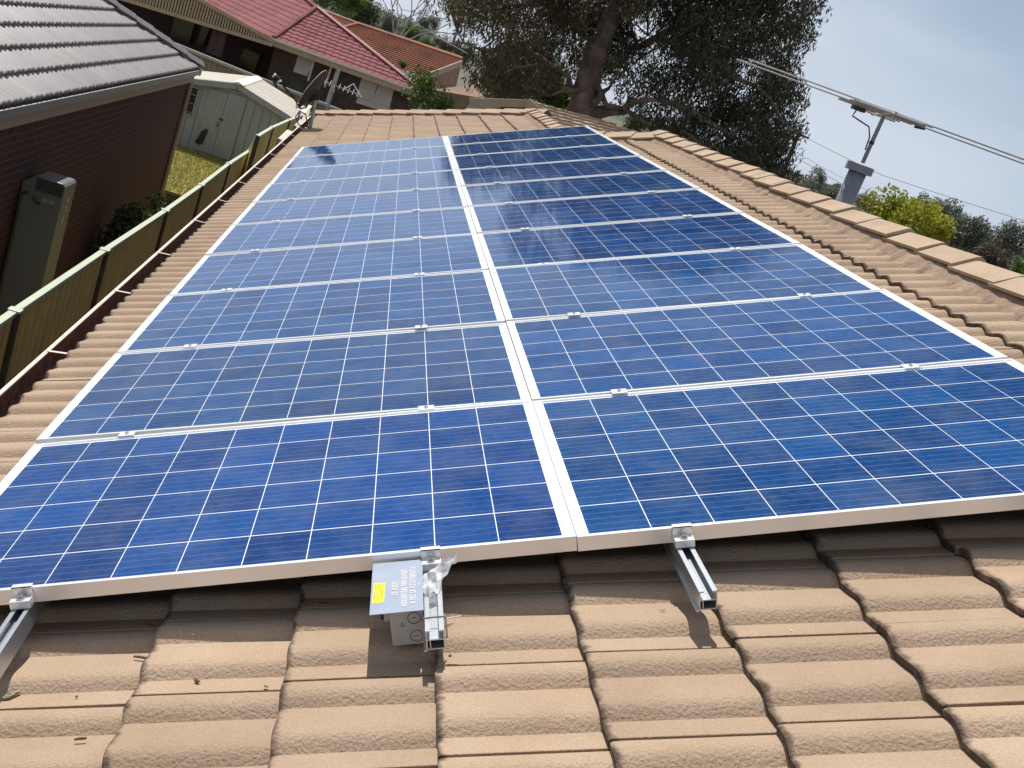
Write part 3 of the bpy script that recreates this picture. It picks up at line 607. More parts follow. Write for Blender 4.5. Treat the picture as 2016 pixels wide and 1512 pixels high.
# ------------------------------------------------------------------ house next door (left)
nb = empty('neighbouring_house', (-4.12, 12, 0)); tag(nb, 'brick house next door with glossy grey tiled roof and dark shaded wall', 'house')
NL = Matrix.Translation((4.12, -12, 0))
def NBm(m): m.v = [(x + 4.12, y - 12, z) for x, y, z in m.v]; return m
NX, NZ, NY = -4.0, 2.94, 17.30
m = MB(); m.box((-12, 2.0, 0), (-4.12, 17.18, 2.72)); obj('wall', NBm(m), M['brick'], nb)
m = MB(); m.box((-4.10, 2.0, 2.70), (-4.075, 17.20, 2.86)); m.box((-12, 17.20, 2.70), (-4.075, 17.225, 2.86)); obj('fascia', NBm(m), M['nbtrim'], nb)
m = MB(); gp = [(0, 0), (0, -.085), (-.06, -.105), (-.075, -.105), (-.075, -.09), (-.055, -.09), (-.012, -.07), (-.012, 0)]
m.prism(gp, (NX, 2.0, NZ - .005), (NX, NY + 0.05, NZ - .005), (1,0,0), (0,0,1)); m.prism(gp, (-12, NY + .06, NZ - .005), (NX, NY + .06, NZ - .005), (0,1,0), (0,0,1)); go = obj('gutter', NBm(m), M['nbgutter'], nb)
m = MB(); m.box((NX - 0.014, 2.0, NZ - 0.012), (NX + 0.004, NY + 0.05, NZ - 0.001)); obj('gutter_lip', NBm(m), M['galv'], go)
m = MB(); m.tube([(-4.085, 17.10, 0), (-4.085, 17.10, 2.7)], 0.04, 10); obj('downpipe', NBm(m), M['nbtrim'], nb)
NBF = Matrix(((-math.cos(PITCH), 0, -math.sin(PITCH) * -1, -4.03), (0, -1, 0, 0), (math.sin(PITCH), 0, math.cos(PITCH), 2.985), (0,0,0,1)))   # up the slope is -X, tiles run the other way
nslope = obj('roof_slope', NBm(MB().quad((-4.02, 2, 2.92), (-4.02, NY, 2.92), (-9.5, NY - 5.48, 2.92 + 5.48 * tn), (-9.5, 2, 2.92 + 5.48 * tn))), M['sarking'], nb)
NPROF = [(0, .006), (.02, .02), (.045, .03), (.07, .02), (.095, .004), (.12, .004), (.145, .02), (.17, .03), (.2, .02), (.225, .004), (.25, 0), (.302, 0)]
NT = tile_mesh('roof_tile', M['nbtile'], NPROF, 0.385, 0.062, 0.135)
NG, NCV = 0.345, 0.302
nfield = bmesh.new(); cnt = 0
for k in range(14):
    for j in range(0, 52):
        yw = 17.32 - 0.302 * j; x = k * NG
        xw = -4.03 - x * math.cos(PITCH); zw = 2.985 + x * math.sin(PITCH)
        lim = NY - (-4.03 - xw) + 0.02
        if yw - NCV > lim or yw < 2.3: continue
        mw = Matrix.Translation((xw, yw, zw)) @ Matrix(((-math.cos(PITCH), 0, math.sin(PITCH), 0), (0, 1, 0, 0), (math.sin(PITCH), 0, math.cos(PITCH), 0), (0,0,0,1)))
        # keep the frame right handed: mirror the tile along the eave
        me = NT
        q = pix((xw, yw - .15, zw)); vis = -20 < q[0] < 420 and -40 < q[1] < 240 and cnt < 300
        tmp = None
        if yw > lim - NG * 0.92 - 0.02:
            bm = bmesh.new(); bm.from_mesh(NT); bm.transform(mw)
            bmesh.ops.bisect_plane(bm, geom=bm.verts[:] + bm.edges[:] + bm.faces[:], plane_co=Vector((-4.03, NY, 0)), plane_no=Vector((-1, 1, 0)).normalized(), clear_outer=True)
            bm.transform(mw.inverted()); tmp = bpy.data.meshes.new('roof_tile'); bm.to_mesh(tmp); bm.free(); tmp.materials.append(M['nbtile']); me = tmp
            if len(me.polygons) == 0: continue
        if vis: obj('roof_tile', me, None, nslope, mw=Matrix.Translation((4.12, -12, 0)) @ mw); cnt += 1
        else:
            t2 = me.copy(); t2.transform(Matrix.Translation((4.12, -12, 0)) @ mw); nfield.from_mesh(t2); bpy.data.meshes.remove(t2)
me = bpy.data.meshes.new('tile_field'); nfield.to_mesh(me); nfield.free(); me.materials.append(M['nbtile']); tag(obj('tile_field', me, None, nslope), kind='stuff')
m = MB(); m.quad((-4.02, NY + .02, 2.95), (-9.5, NY - 5.46, 2.95 + 5.48 * tn), (-13, NY - 5.46, 2.95 + 5.48 * tn), (-13, NY + .02, 2.95)); obj('end_slope', NBm(m), M['nbtile'], nb)
hp = Vector((-4.02 + 4.12, NY - 12, 3.06)); hq = Vector((-9.5 + 4.12, NY - 5.48 - 12, 3.06 + 5.48 * tn)); hd = (hq - hp); HL = hd.length; hd.normalize(); hs = Vector((0,0,1)).cross(hd).normalized(); hu = hd.cross(hs)
NCAP = CAP.copy(); NCAP.materials.clear(); NCAP.materials.append(M['nbtile'])
hip = empty('hip'); hip.parent = nb
for i in range(int(HL / 0.39)): obj('ridge_cap', NCAP, None, hip, mw=Matrix.Translation(hp + hd * (0.39 * i) + hu * 0.015) @ Matrix((hd, hs, hu)).transposed().to_4x4())
# garden steps of sleepers at the corner, plant in the passage
for i, (y, z) in enumerate(((17.55, 0.16), (17.72, 0.34), (17.88, 0.52))):
    m = MB(); m.box((-4.1, y, z - 0.16), (-3.05, y + 0.17, z)); o = bevel(obj('sleeper_step', m, M['timber']), 0.01); tag(o, ['lowest timber sleeper step at the brick corner', 'middle timber sleeper step at the brick corner', 'top timber sleeper step at the edge of the lawn'][i], 'step', 'sleeper steps')
# the tall grey outdoor unit against the wall
un = empty('heater_unit', (-3.89, 9.28, 0)); tag(un, 'tall grey outdoor heating unit standing against the shaded brick wall', 'heater')
def ub(a, b): m = MB(); m.box((a[0] + 3.89, a[1] - 9.28, a[2]), (b[0] + 3.89, b[1] - 9.28, b[2])); return m
m = MB(); x0, x1, y0, y1, zt = -4.11, -3.675, 9.10, 9.50, 2.13
prof = [(x0, 0.05), (x1, 0.05), (x1, zt - 0.03), (x1 - 0.03, zt), (x0 + 0.13, zt), (x0, zt - 0.10)]
m.prism([(a + 3.89, b) for a, b in prof], (0, y0 - 9.28, 0), (0, y1 - 9.28, 0), (1,0,0), (0,0,1)); bevel(obj('cabinet', weld(m.mesh('cabinet')), M['cabinet'], un), 0.008)
gr = obj('grille', ub((x0 + 0.14, y0 - 0.006, zt - 0.15), (x1 - 0.015, y0 + 0.002, zt - 0.02)), M['black'], un)
for k in range(5): obj('slat', ub((x0 + 0.145, y0 - 0.012, zt - 0.142 + 0.025 * k), (x1 - 0.02, y0 - 0.006, zt - 0.134 + 0.025 * k)), M['boxdark'], gr)
pl = obj('name_plate', ub((-3.87, y0 - 0.004, zt - 0.25), (-3.755, y0 - 0.001, zt - 0.21)), M['galv'], un)
obj('plate_mark', ub((-3.817, y0 - 0.006, zt - 0.24), (-3.808, y0 - 0.004, zt - 0.22)), M['black'], pl)
for k, z in enumerate((zt - 0.20, zt - 0.27, zt - 0.31)): obj('button', ub((x1 - 0.001, 9.27, z - 0.02), (x1 + 0.006, 9.33, z + (0.03 if k == 0 else 0.005))), M['boxgrey'], un)
obj('side_vent', ub((x1 - 0.001, 9.22, zt - 0.45), (x1 + 0.006, 9.30, zt - 0.36)), M['galv'], un)
obj('plinth', ub((x0, y0, 0), (x1, y1, 0.05)), M['galv'], un)
m = MB(); m.tube([(-4.07 + 3.89, -0.26, 0), (-4.07 + 3.89, -0.26, 1.75), (-4.09 + 3.89, -0.22, 1.9), (-4.03 + 3.89, -0.19, 1.93)], 0.016, 8); obj('pipe', m, M['black'], un)
m = MB(); m.tube([(-3.97 + 3.89, -0.19, 1.90), (-3.93 + 3.89, -0.20, 1.86), (-3.88 + 3.89, -0.20, 1.85)], 0.012, 6); obj('hose', m, M['black'], un)

# ------------------------------------------------------------------ leafy things
def leaves(name, centers, per, spread, size, m, parent=None, droop=0.6, seed=1, tint=None, mw=None, aspect=0.28):
    r = np.random.default_rng(seed); centers = np.asarray(centers, float); N = len(centers) * per
    c = np.repeat(centers, per, 0); spread = np.broadcast_to(np.asarray(spread, float), (3,))
    off = r.normal(0, 1, (N, 3)); off /= np.maximum(1, np.linalg.norm(off, axis=1, keepdims=True) / 1.7)
    p = c + off * spread
    d = r.normal(0, 1, (N, 3)); d[:, 2] -= droop * 2.0; d /= np.linalg.norm(d, axis=1, keepdims=True)
    u = np.cross(d, r.normal(0, 1, (N, 3))); u /= np.linalg.norm(u, axis=1, keepdims=True)
    L = size * r.uniform(0.65, 1.35, (N, 1)); W = L * aspect
    V = np.empty((N, 4, 3)); V[:, 0] = p - d * L / 2; V[:, 1] = p + u * W / 2; V[:, 2] = p + d * L / 2; V[:, 3] = p - u * W / 2
    me = bpy.data.meshes.new(name); me.vertices.add(N * 4); me.vertices.foreach_set('co', V.reshape(-1))
    me.loops.add(N * 4); me.loops.foreach_set('vertex_index', np.arange(N * 4, dtype=np.int32)); me.polygons.add(N)
    me.polygons.foreach_set('loop_start', np.arange(0, N * 4, 4, dtype=np.int32)); me.polygons.foreach_set('loop_total', np.full(N, 4, np.int32)); me.update()
    a = me.attributes.new('tint', 'FLOAT', 'FACE')
    ct = r.uniform(0, 1, len(centers)) if tint is None else np.asarray(tint)
    tv = np.clip(np.repeat(ct, per) * 0.75 + r.uniform(0, 0.35, N) - 0.05, 0, 1).astype(np.float32); a.data.foreach_set('value', tv)
    me.materials.append(m); return obj(name, me, None, parent, mw=mw)
def shell(c, rad, n, seed, flat=0.0, lumps=6):
    r = np.random.default_rng(seed); out = []
    L = [(np.array(c) + r.normal(0, 0.42, 3) * rad, r.uniform(0.4, 0.7)) for _ in range(lumps)]
    for _ in range(n):
        lc, ls = L[r.integers(lumps)]; d = r.normal(0, 1, 3); d /= np.linalg.norm(d); out.append(lc + d * rad * ls * r.uniform(0.5, 1.0))
    return np.array(out)
def plant(name, base, c, rad, n, per, spread, size, m, label, cat, seed, group=None, trunk=None, bark='greybark', lumps=6, droop=0.3, aspect=0.4):
    base = np.array(base, float); e = empty(name, base.tolist()); tag(e, label, cat, group)
    c = np.array(c, float) - base; rad = np.broadcast_to(np.array(rad, float), (3,))
    cs = shell(c, rad, n, seed, lumps=lumps)
    leaves('foliage', cs, per, spread, size, m, e, droop, seed, aspect=aspect)
    r = np.random.default_rng(seed + 5); mb = MB(); t = trunk or max(0.03, rad[2] * 0.06)
    top = c + np.array([0, 0, rad[2] * 0.1]); mb.tube([(0,0,0), tuple(c * [0.5, 0.5, 0.5]), tuple(top)], [t, t * .8, t * .4], 7)
    for i in range(7):
        q = cs[r.integers(len(cs))]; s0 = c * r.uniform(0.4, 0.9); mb.tube([tuple(s0), tuple((s0 + q) / 2 + [0, 0, rad[2] * .08]), tuple(q)], [t * .4, t * .25, t * .08], 5)
    obj('stem', mb, M[bark], e); return e

# ------------------------------------------------------------------ garden shed beyond the fence
SY = 23.2
sh = empty('garden_shed', (-4.2, SY, LZ)); tag(sh, 'grey metal garden shed with cream ribbed gable roof beyond the fence', 'shed')
def SL(x, y, z): return (x + 4.2, y - SY, z - LZ)
sxl, sxr, ridge_x, ze, zr_ = -5.62, -2.55, -4.08, 1.97, 2.36
m = MB(); n = 15; prevx = None
for k in range(n):      # ribbed front sheets
    xa = sxl + (sxr - sxl) * k / n; xb = sxl + (sxr - sxl) * (k + 1) / n
    for (a, b, d) in ((0, .84, 0), (.84, .90, .045), (.90, 1, 0)):
        p, q = xa + (xb - xa) * a, xa + (xb - xa) * b
        zt = lambda x: ze + (zr_ - ze) * (1 - abs(x - ridge_x) / (ridge_x - sxl if x < ridge_x else sxr - ridge_x)) - 0.05
        m.quad(SL(p, SY + d, LZ), SL(q, SY + d, LZ), SL(q, SY + d, zt(q)), SL(p, SY + d, zt(p)))
m.quad(SL(sxl, SY + .02, LZ), SL(sxl, SY + 3, LZ), SL(sxl, SY + 3, ze - .05), SL(sxl, SY + .02, ze - .05)); m.quad(SL(sxr, SY + .02, LZ), SL(sxr, SY + 3, LZ), SL(sxr, SY + 3, ze - .05), SL(sxr, SY + .02, ze - .05))
m.box(SL(sxl + .01, SY + .05, LZ), SL(sxr - .01, SY + .08, ze - .06)); obj('wall_sheet', m, M['shed'], sh)
for (xa, xb, sgn) in ((sxl - .1, ridge_x, 1), (ridge_x, sxr + .12, -1)):
    m = MB(); nn = 14
    za, zb = (ze, zr_) if sgn == 1 else (zr_, ze)
    for k in range(nn):
        y0 = SY - .12 + 3.2 * k / nn; y1 = SY - .12 + 3.2 * (k + 1) / nn; ym = y0 + (y1 - y0) * .6
        for (p, q, h) in ((y0, ym, 0), (ym, y1, .018)): m.add([SL(xa, p, za + h), SL(xb, p, zb + h), SL(xb, q, zb + h), SL(xa, q, za + h), SL(xa, p, za - .02), SL(xb, p, zb - .02)], [(0,1,2,3), (0,4,5,1)])
    obj('roof_sheet', m, M['shedroof'], sh)
    m = MB(); m.bar(SL(xa, SY - .13, za - .06), SL(xb, SY - .13, zb - .06), 0.02, 0.13, (0,0,1)); obj('barge', m, M['shed'], sh)
m = MB(); m.add([SL(ridge_x - .13, SY - .2, zr_ + .0), SL(ridge_x, SY - .2, zr_ + .05), SL(ridge_x + .13, SY - .2, zr_ + .0), SL(ridge_x - .13, SY + 3.1, zr_), SL(ridge_x, SY + 3.1, zr_ + .05), SL(ridge_x + .13, SY + 3.1, zr_)], [(0,1,4,3), (1,2,5,4), (0,2,1)]); obj('ridge_capping', m, M['white'], sh)
dl = PY(414, 175, SY)[0]; dr_ = PY(487, 192, SY)[0]
m = MB(); m.box(SL(dl, SY - .03, LZ + .03), SL((dl + dr_) / 2 - .006, SY - .006, 2.05)); d1 = obj('door', m, M['shed'], sh)
m = MB(); m.box(SL((dl + dr_) / 2 + .006, SY - .03, LZ + .03), SL(dr_, SY - .006, 2.10)); d2 = obj('door', m, M['shed'], sh)
for dd, xa, xb in ((d1, dl, (dl + dr_) / 2), (d2, (dl + dr_) / 2, dr_)):
    for t in (.25, .5, .75):
        m = MB(); x = xa + (xb - xa) * t; m.box(SL(x - .010, SY - .036, LZ + .05), SL(x + .010, SY - .03, 2.0)); obj('rib', m, M['galv'], dd)
m = MB(); m.box(SL((dl + dr_) / 2 - .05, SY - .06, 1.42), SL((dl + dr_) / 2 + .04, SY - .03, 1.46)); m.box(SL((dl + dr_) / 2 - .06, SY - .05, 1.25), SL((dl + dr_) / 2 - .04, SY - .03, 1.36)); obj('latch', m, M['black'], d1)
hc = PY(394, 275, SY)
m = MB(); pts = [(-.10, -.02), (.0, -.06), (.09, .0), (.10, .16), (.13, .33), (.07, .36), (-.02, .26), (-.06, .10)]
m.prism(pts, (hc[0] + 4.2, -.052, hc[2] - LZ - .06), (hc[0] + 4.2, -.040, hc[2] - LZ - .06), (1,0,0), (0,0,1)); obj('torn_hole', m, M['black'], d1)
w0 = PY(372, 182, SY); 
m = MB(); wx0, wx1, wz0, wz1 = w0[0] - .17, w0[0] + .20, 1.30, 1.94; m.box(SL(wx0, SY - .012, wz0), SL(wx1, SY - .004, wz1)); wo_ = obj('window', m, M['glasswin'], sh)
for k in range(6):
    m = MB(); z = wz0 + .05 + k * .105; m.bar(SL(wx0 + .02, SY - .035, z), SL(wx1 - .02, SY - .035, z), 0.05, 0.006, (0, .6, 1)); obj('louvre', m, M['timber'] if k % 2 else M['galv'], wo_)
m = MB()
for (a, b) in (((wx0, wz0), (wx1, wz0)), ((wx0, wz1), (wx1, wz1)), ((wx0, wz0), (wx0, wz1)), ((wx1, wz0), (wx1, wz1))): m.bar(SL(a[0], SY - .02, a[1]), SL(b[0], SY - .02, b[1]), 0.03, 0.03, (0,1,0))
obj('window_frame', m, M['shed'], wo_)

# ------------------------------------------------------------------ helper: rows of small far tiles on a slope, cut to its outline
def far_roof(poly, m, name, parent, gauge=0.33, cover=0.30, amp=0.03, step=0.03, origin=None):
    P = [np.array(p, float) for p in poly]; e = P[1] - P[0]; e /= np.linalg.norm(e); nrm = np.cross(e, P[2] - P[0]); nrm /= np.linalg.norm(nrm)
    if nrm[2] < 0: nrm = -nrm
    s = np.cross(nrm, e)
    if np.dot(s, P[2] - P[0]) < 0: s = -s
    q = np.array([[np.dot(p - P[0], e), np.dot(p - P[0], s)] for p in P]); mn = q.min(0); mxx = q.max(0)
    bm = bmesh.new(); nu = int((mxx[0] - mn[0]) / (cover / 4)) + 2; ns = int((mxx[1] - mn[1]) / gauge) + 2
    wave = [0, .7, 1, .7]
    for r_ in range(ns):
        t0 = mn[1] + r_ * gauge; rows = []
        for (t, h0) in ((t0 + 0.0, -0.01), (t0, step), (t0 + gauge * 1.02, 0.0)):
            rows.append([bm.verts.new((P[0] + e * (mn[0] + k * cover / 4) + s * t + nrm * (h0 + (amp * wave[k % 4] if h0 > -0.005 else 0))).tolist()) for k in range(nu)])
        for i in range(2):
            for k in range(nu - 1): bm.faces.new((rows[i][k], rows[i][k+1], rows[i+1][k+1], rows[i+1][k]))
    cen = sum(P) / len(P)
    for i in range(len(P)):
        a, b = P[i], P[(i+1) % len(P)]; pn = np.cross(b - a, nrm); pn /= np.linalg.norm(pn)
        if np.dot(pn, cen - a) > 0: pn = -pn
        bmesh.ops.bisect_plane(bm, geom=bm.verts[:] + bm.edges[:] + bm.faces[:], plane_co=Vector(a.tolist()), plane_no=Vector(pn.tolist()), clear_outer=True)
    bmesh.ops.recalc_face_normals(bm, faces=bm.faces)
    if origin is not None: bmesh.ops.translate(bm, verts=bm.verts, vec=Vector([-x for x in origin]))
    me = bpy.data.meshes.new(name); bm.to_mesh(me); bm.free(); o = obj(name, me, m, parent); tag(o, kind='stuff')
    return o
def local(m, o): m.v = [(x - o[0], y - o[1], z - o[2]) for x, y, z in m.v]; return m

# ------------------------------------------------------------------ red-roofed house behind
RYY = 42.0
ro = (-3.0, 44.0, 0.0); red = empty('red_roofed_house', ro); tag(red, 'brown brick house with red tiled hip roof and beige eaves behind the shed', 'house')
A = PY(538, 77, RYY); B = PY(832, 183, RYY); B[2] = A[2] = (A[2] + B[2]) / 2
n_hip = np.array([0, -math.sin(math.radians(24)), math.cos(math.radians(24))]); APX = PP(622, 17, A, n_hip)
E2 = PZ(390, 1, A[2]); E2 = A + (E2 - A) * 1.35; n2_ = np.cross(APX - A, E2 - A); R2 = PP(560, -34, A, n2_)
far_roof([A, B, APX], M['redtile'], 'front_slope', red, origin=ro)
far_roof([E2, A, APX, R2], M['redtile'], 'side_slope', red, amp=0.012, step=0.02, origin=ro)
m = MB(); m.quad(APX + [0, .05, -.05], B + [0, .05, -.05], (B[0], B[1] + .4, 0), (APX[0], APX[1] + .4, 0)); obj('side_wall', local(m, ro), M['brownbrick'], red)
for (p, q, nm) in ((A, APX, 'hip_cap'), (B, APX, 'hip_cap'), (APX, R2, 'ridge_cap')):
    m = MB(); m.tube([p + [0,0,.05], q + [0,0,.06]], 0.11, 6); obj(nm, local(m, ro), M['redcap'] if nm == 'hip_cap' and p is B else M['redtile'], red)
m = MB(); m.box((A[0] - .1, A[1] - .06, A[2] - .26), (B[0] + .12, A[1] + .02, A[2] + .0)); obj('fascia', local(m, ro), M['beigewood'], red)
m = MB(); m.box((A[0] - .1, A[1] - .12, A[2] - .05), (B[0] + .15, A[1] - .062, A[2] + .04)); obj('gutter', local(m, ro), M['cream'], red)
WY = RYY + 0.45
m = MB(); m.box((A[0] + .1, WY, 0), (B[0] - .15, WY + .3, A[2] - .25)); obj('wall', local(m, ro), M['brownbrick'], red)
m = MB(); m.box((A[0] - .1, RYY + .02, A[2] - .27), (B[0] + .1, WY + .2, A[2] - .255)); obj('soffit', local(m, ro), M['beigewood'], red)
def panel(px, mt, nm, d=0.0, y=None, par=red, th=0.05):
    y = (WY - 0.01 - d) if y is None else y; P = [PY(u, v, y) for u, v in px]; m = MB(); k = len(P)
    vs = [p for p in P] + [p + [0, th, 0] for p in P]; m.add(vs, [tuple(range(k))] + [(i, i + k, (i + 1) % k + k, (i + 1) % k) for i in range(k)]); return obj(nm, local(m, ro), mt, par)
panel([(588, 107), (620, 118), (604, 150), (577, 141)], M['palewall'], 'window_blind')
wb = panel([(577, 141), (604, 150), (592, 184), (566, 174)], M['glasswin'], 'window'); panel([(586, 143), (588, 144), (580, 174), (577, 173)], M['black'], 'mullion', 0.03, par=wb) if False else None
for px in ([(617, 117), (621, 118), (608, 160), (604, 159)], [(651, 129), (655, 130), (641, 172), (637, 171)], [(662, 136), (667, 138), (645, 205), (640, 203)]): panel(px, M['palewall'], 'post', 0.25)
panel([(713, 152), (744, 164), (733, 200), (701, 190)], M['palewall'], 'garage_panel'); panel([(747, 163), (776, 174), (767, 212), (733, 200)], M['palewall'], 'garage_panel'); panel([(704, 192), (735, 201), (770, 214), (752, 219), (700, 202)], M['palewall'], 'garage_apron', 0.03)
# verandah on the left with a ribbed fascia
B0, B1 = PY(536, 86, 41.5), PY(262, 1, 38.2); B1 = B0 + (B1 - B0) * 1.25; hT = lambda a: 0.04 + 1.36 * a
T0, T1 = B0 + [0, 0, hT(0)], B1 + [0, 0, hT(1)]; nn = 62
for k in range(nn):
    a, b = k / nn, (k + .62) / nn; m = MB(); p, q = B0 + (B1 - B0) * a, B0 + (B1 - B0) * b
    m.add([p, q, q + [0, 0, hT(b)], p + [0, 0, hT(a)], p + [0, .05, 0], q + [0, .05, 0], q + [0, .05, hT(b)], p + [0, .05, hT(a)]], [(0,1,2,3), (4,7,6,5), (0,4,5,1), (1,5,6,2), (2,6,7,3), (3,7,4,0)])
    obj('gable_slat', local(m, ro), M['beigewood'], red)
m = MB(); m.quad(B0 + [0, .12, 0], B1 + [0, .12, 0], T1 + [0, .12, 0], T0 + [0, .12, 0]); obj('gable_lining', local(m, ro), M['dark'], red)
for (p, q) in ((B0 - [0, 0, .05], B1 - [0, 0, .05]), (T0 + [0, 0, .06], T1 + [0, 0, .06])): m = MB(); m.bar(tuple(p), tuple(q), 0.09, 0.13); obj('verandah_beam', local(m, ro), M['beigewood'], red)
m = MB(); m.quad((-22, 46, 0), (A[0] + .2, 46, 0), (A[0] + .2, 46, 2.6), (-22, 46, 3.0)); m.quad((A[0] + .15, WY, 0), (A[0] + .15, 46, 0), (A[0] + .15, 46, 2.5), (A[0] + .15, WY, 2.5)); obj('verandah_wall', local(m, ro), M['brownbrick'], red)
m = MB(); m.quad(tuple(T0 - [0, 0, .1]), tuple(T1 - [0, 0, .1]), (-20, 46, 2.75), (A[0], 46, 2.45)); obj('verandah_ceiling', local(m, ro), M['brownbrick'], red)
panel([(422, 52), (446, 61), (434, 112), (405, 103)], M['brownbrick'], 'verandah_pillar', y=40.5, th=.4)
for px in ([(400, 45), (415, 50), (398, 92), (385, 88)], [(482, 95), (512, 108), (500, 142), (468, 128)], [(345, 25), (385, 40), (372, 85), (335, 72)]): panel(px, M['glasswin'], 'window', y=45.8)
m = MB(); m.tube([tuple(PY(462, 118, 41)), tuple(PY(483, 100, 41)), tuple(PY(506, 118, 41)), tuple(PY(496, 140, 41))], 0.012, 5); m.tube([tuple(PY(484, 104, 41)), tuple(PY(503, 119, 41))], 0.009, 5); obj('clothes_rail', local(m, ro), M['dishback'], red)
# paling wall in front of it
pw = empty('garden_wall', (-5, 33.9, 0)); tag(pw, 'long low weathered wall with grey capping between the shed and the red-roofed house', 'wall')
m = MB(); a = PY(330, 78, 34); b = PY(690, 223, 34); L = b[0] - a[0]; nn = 40
for k in range(nn):
    xa = a[0] + L * k / nn; m2 = MB(); z = a[2] + (b[2] - a[2]) * k / nn; m2.box((xa + 5, 0.1, 0.0), (xa + L / nn - .015 + 5, 0.13, z - .09 + RNG.normal(0, .008))); obj('paling', m2, M['paling'], pw)
m.bar((a[0] + 5, .08, a[2] - .045), (b[0] + 5, .08, b[2] - .045), 0.14, 0.09); obj('capping', m, M['galv'], pw)

# ------------------------------------------------------------------ orange-roofed house, beige-roofed house
oo = (-0.5, 56, 0); org = empty('orange_roofed_house', oo); tag(org, 'house with terracotta orange ribbed tile roof and white dome vent behind the red roof', 'house')
P1, P2, P3 = PY(703, 49, 60), PY(911, 119, 56), PY(824, 152, 51)
P4 = P1 + (P3 - P2) * 1.0
far_roof([P4, P3, P2, P1], M['orangetile'], 'front_slope', org, amp=0.003, step=0.075, origin=oo)
P5 = PY(632, 22, 62); P6 = P5 + (P3 - P2)
far_roof([P6, P4, P1, P5], M['orangetile'], 'side_slope', org, amp=0.003, step=0.075, origin=oo)
m = MB(); m.tube([P1 + [0,0,.05], P2 + [0,0,.05]], 0.14, 6); m.tube([P1 + [0,0,.05], P4 + [0,0,.03]], 0.12, 6); m.tube([P5 + [0,0,.05], P1 + [0,0,.05]], 0.12, 6); obj('ridge_cap', local(m, oo), M['orangetile'], org)
m = MB(); m.bar(tuple(P3 - [0, .05, .12]), tuple(P2 - [0, .05, .12]), 0.06, 0.28); obj('barge_board', local(m, oo), M['beigewood'], org)
m = MB(); dd = np.array([.12, .25, 0]); m.quad(tuple(P3 + dd * .5 - [0, 0, .2]), tuple(P2 + dd * .5 - [0, 0, .2]), (P2[0], P2[1] + .1, 0), (P3[0], P3[1] + .1, 0)); obj('gable_wall', local(m, oo), M['palewall'], org)
m = MB(); a_, b_ = P3 + (P2 - P3) * .38, P2; m.quad(tuple(a_ + [0, -.02, -.32]), tuple(b_ + [0, -.02, -.32]), (b_[0] + .4, b_[1] - .02, 0), (a_[0] + .3, a_[1] - .02, 0)); obj('brick_panel', local(m, oo), mat('tan_brick', (0.30, 0.19, 0.12), 0.9, 0, 0.2, 3), org)
m = MB(); m.bar(tuple(P4 + [.1, -.1, -.02]), tuple(P3 + [.0, -.1, -.02]), 0.16, 0.14); obj('gutter', local(m, oo), M['white'], org)
vp = PP(764, 69, P1, np.cross(P2 - P1, P3 - P1)); bm = bmesh.new(); bmesh.ops.create_uvsphere(bm, u_segments=14, v_segments=8, radius=0.19)
for v in bm.verts: v.co.z = max(v.co.z, -0.05) * 0.75
me = bpy.data.meshes.new('roof_vent'); bm.to_mesh(me); bm.free(); o = obj('roof_vent', me, M['white'], org, smooth=True); o.location = (vp - np.array(oo)).tolist()

bo_ = (3.0, 22, 0); bei = empty('beige_roofed_house', bo_); tag(bei, 'low beige tiled roof with beige fascia beyond the far hip, left of the trunk', 'house')
Q1 = PY(1046, 199, 21.2); Q2 = PY(1108, 252, 20.5); Q4 = PY(1260, 262, 21.6); n_ = np.cross(Q2 - Q1, Q4 - Q1); Q3 = PP(1300, 300, Q1, n_)
far_roof([Q2, Q3, Q4, Q1], M['beigetile'], 'front_slope', bei, amp=0.014, step=0.045, gauge=0.15, origin=bo_)
m = MB(); m.bar(tuple(Q1 + [-.08, -.05, -.06]), tuple(Q2 + [-.08, -.05, -.06]), 0.06, 0.2); q0 = PY(925, 197, 21.2); m.bar(tuple(q0 + [0, 0, -.04]), tuple(Q1 + [0, 0, -.06]), 0.06, 0.17); obj('fascia', local(m, bo_), M['beigewood'], bei)
m = MB(); m.quad(tuple(q0 + [0, .15, -.12]), tuple(Q1 + [0, .15, -.12]), (Q1[0] + .3, Q1[1] + .15, 0), (q0[0], q0[1] + .15, 0)); obj('wall', local(m, bo_), M['palewall'], bei)
m = MB(); k0 = PY(990, 205, 21.1); m.quad(tuple(k0 + [0, .14, 0]), tuple(Q1 + [-.02, .0, -.14]), (Q1[0] + .3, Q1[1], 0), (k0[0], k0[1], 0)); obj('brick_panel', local(m, bo_), M['brownbrick'], bei)
m = MB(); g0, g1, g2 = PY(937, 165, 30), PY(968, 194, 29), PY(915, 185, 30); m.bar(tuple(g0), tuple(g1), .08, .16); gb = empty('garden_gable', (1.9, 30, 0)); tag(gb, 'small brown gable with pale barge board behind the green shrub', 'outbuilding'); obj('barge_board', local(m, (1.9, 30, 0)), M['beigewood'], gb)
m = MB(); m.add([tuple(g0 + [-.05, .1, -.05]), tuple(g1 + [-.05, .1, -.05]), (g1[0], 30.1, 0), (g0[0] - 1.2, 30.1, 0), (g0[0] - 1.2, 30.1, g0[2] - .6)], [(0,1,2,3,4)]); obj('wall', local(m, (1.9, 30, 0)), mat('brown_board', (0.22, 0.14, 0.09), .8, 0, .2, 3), gb)

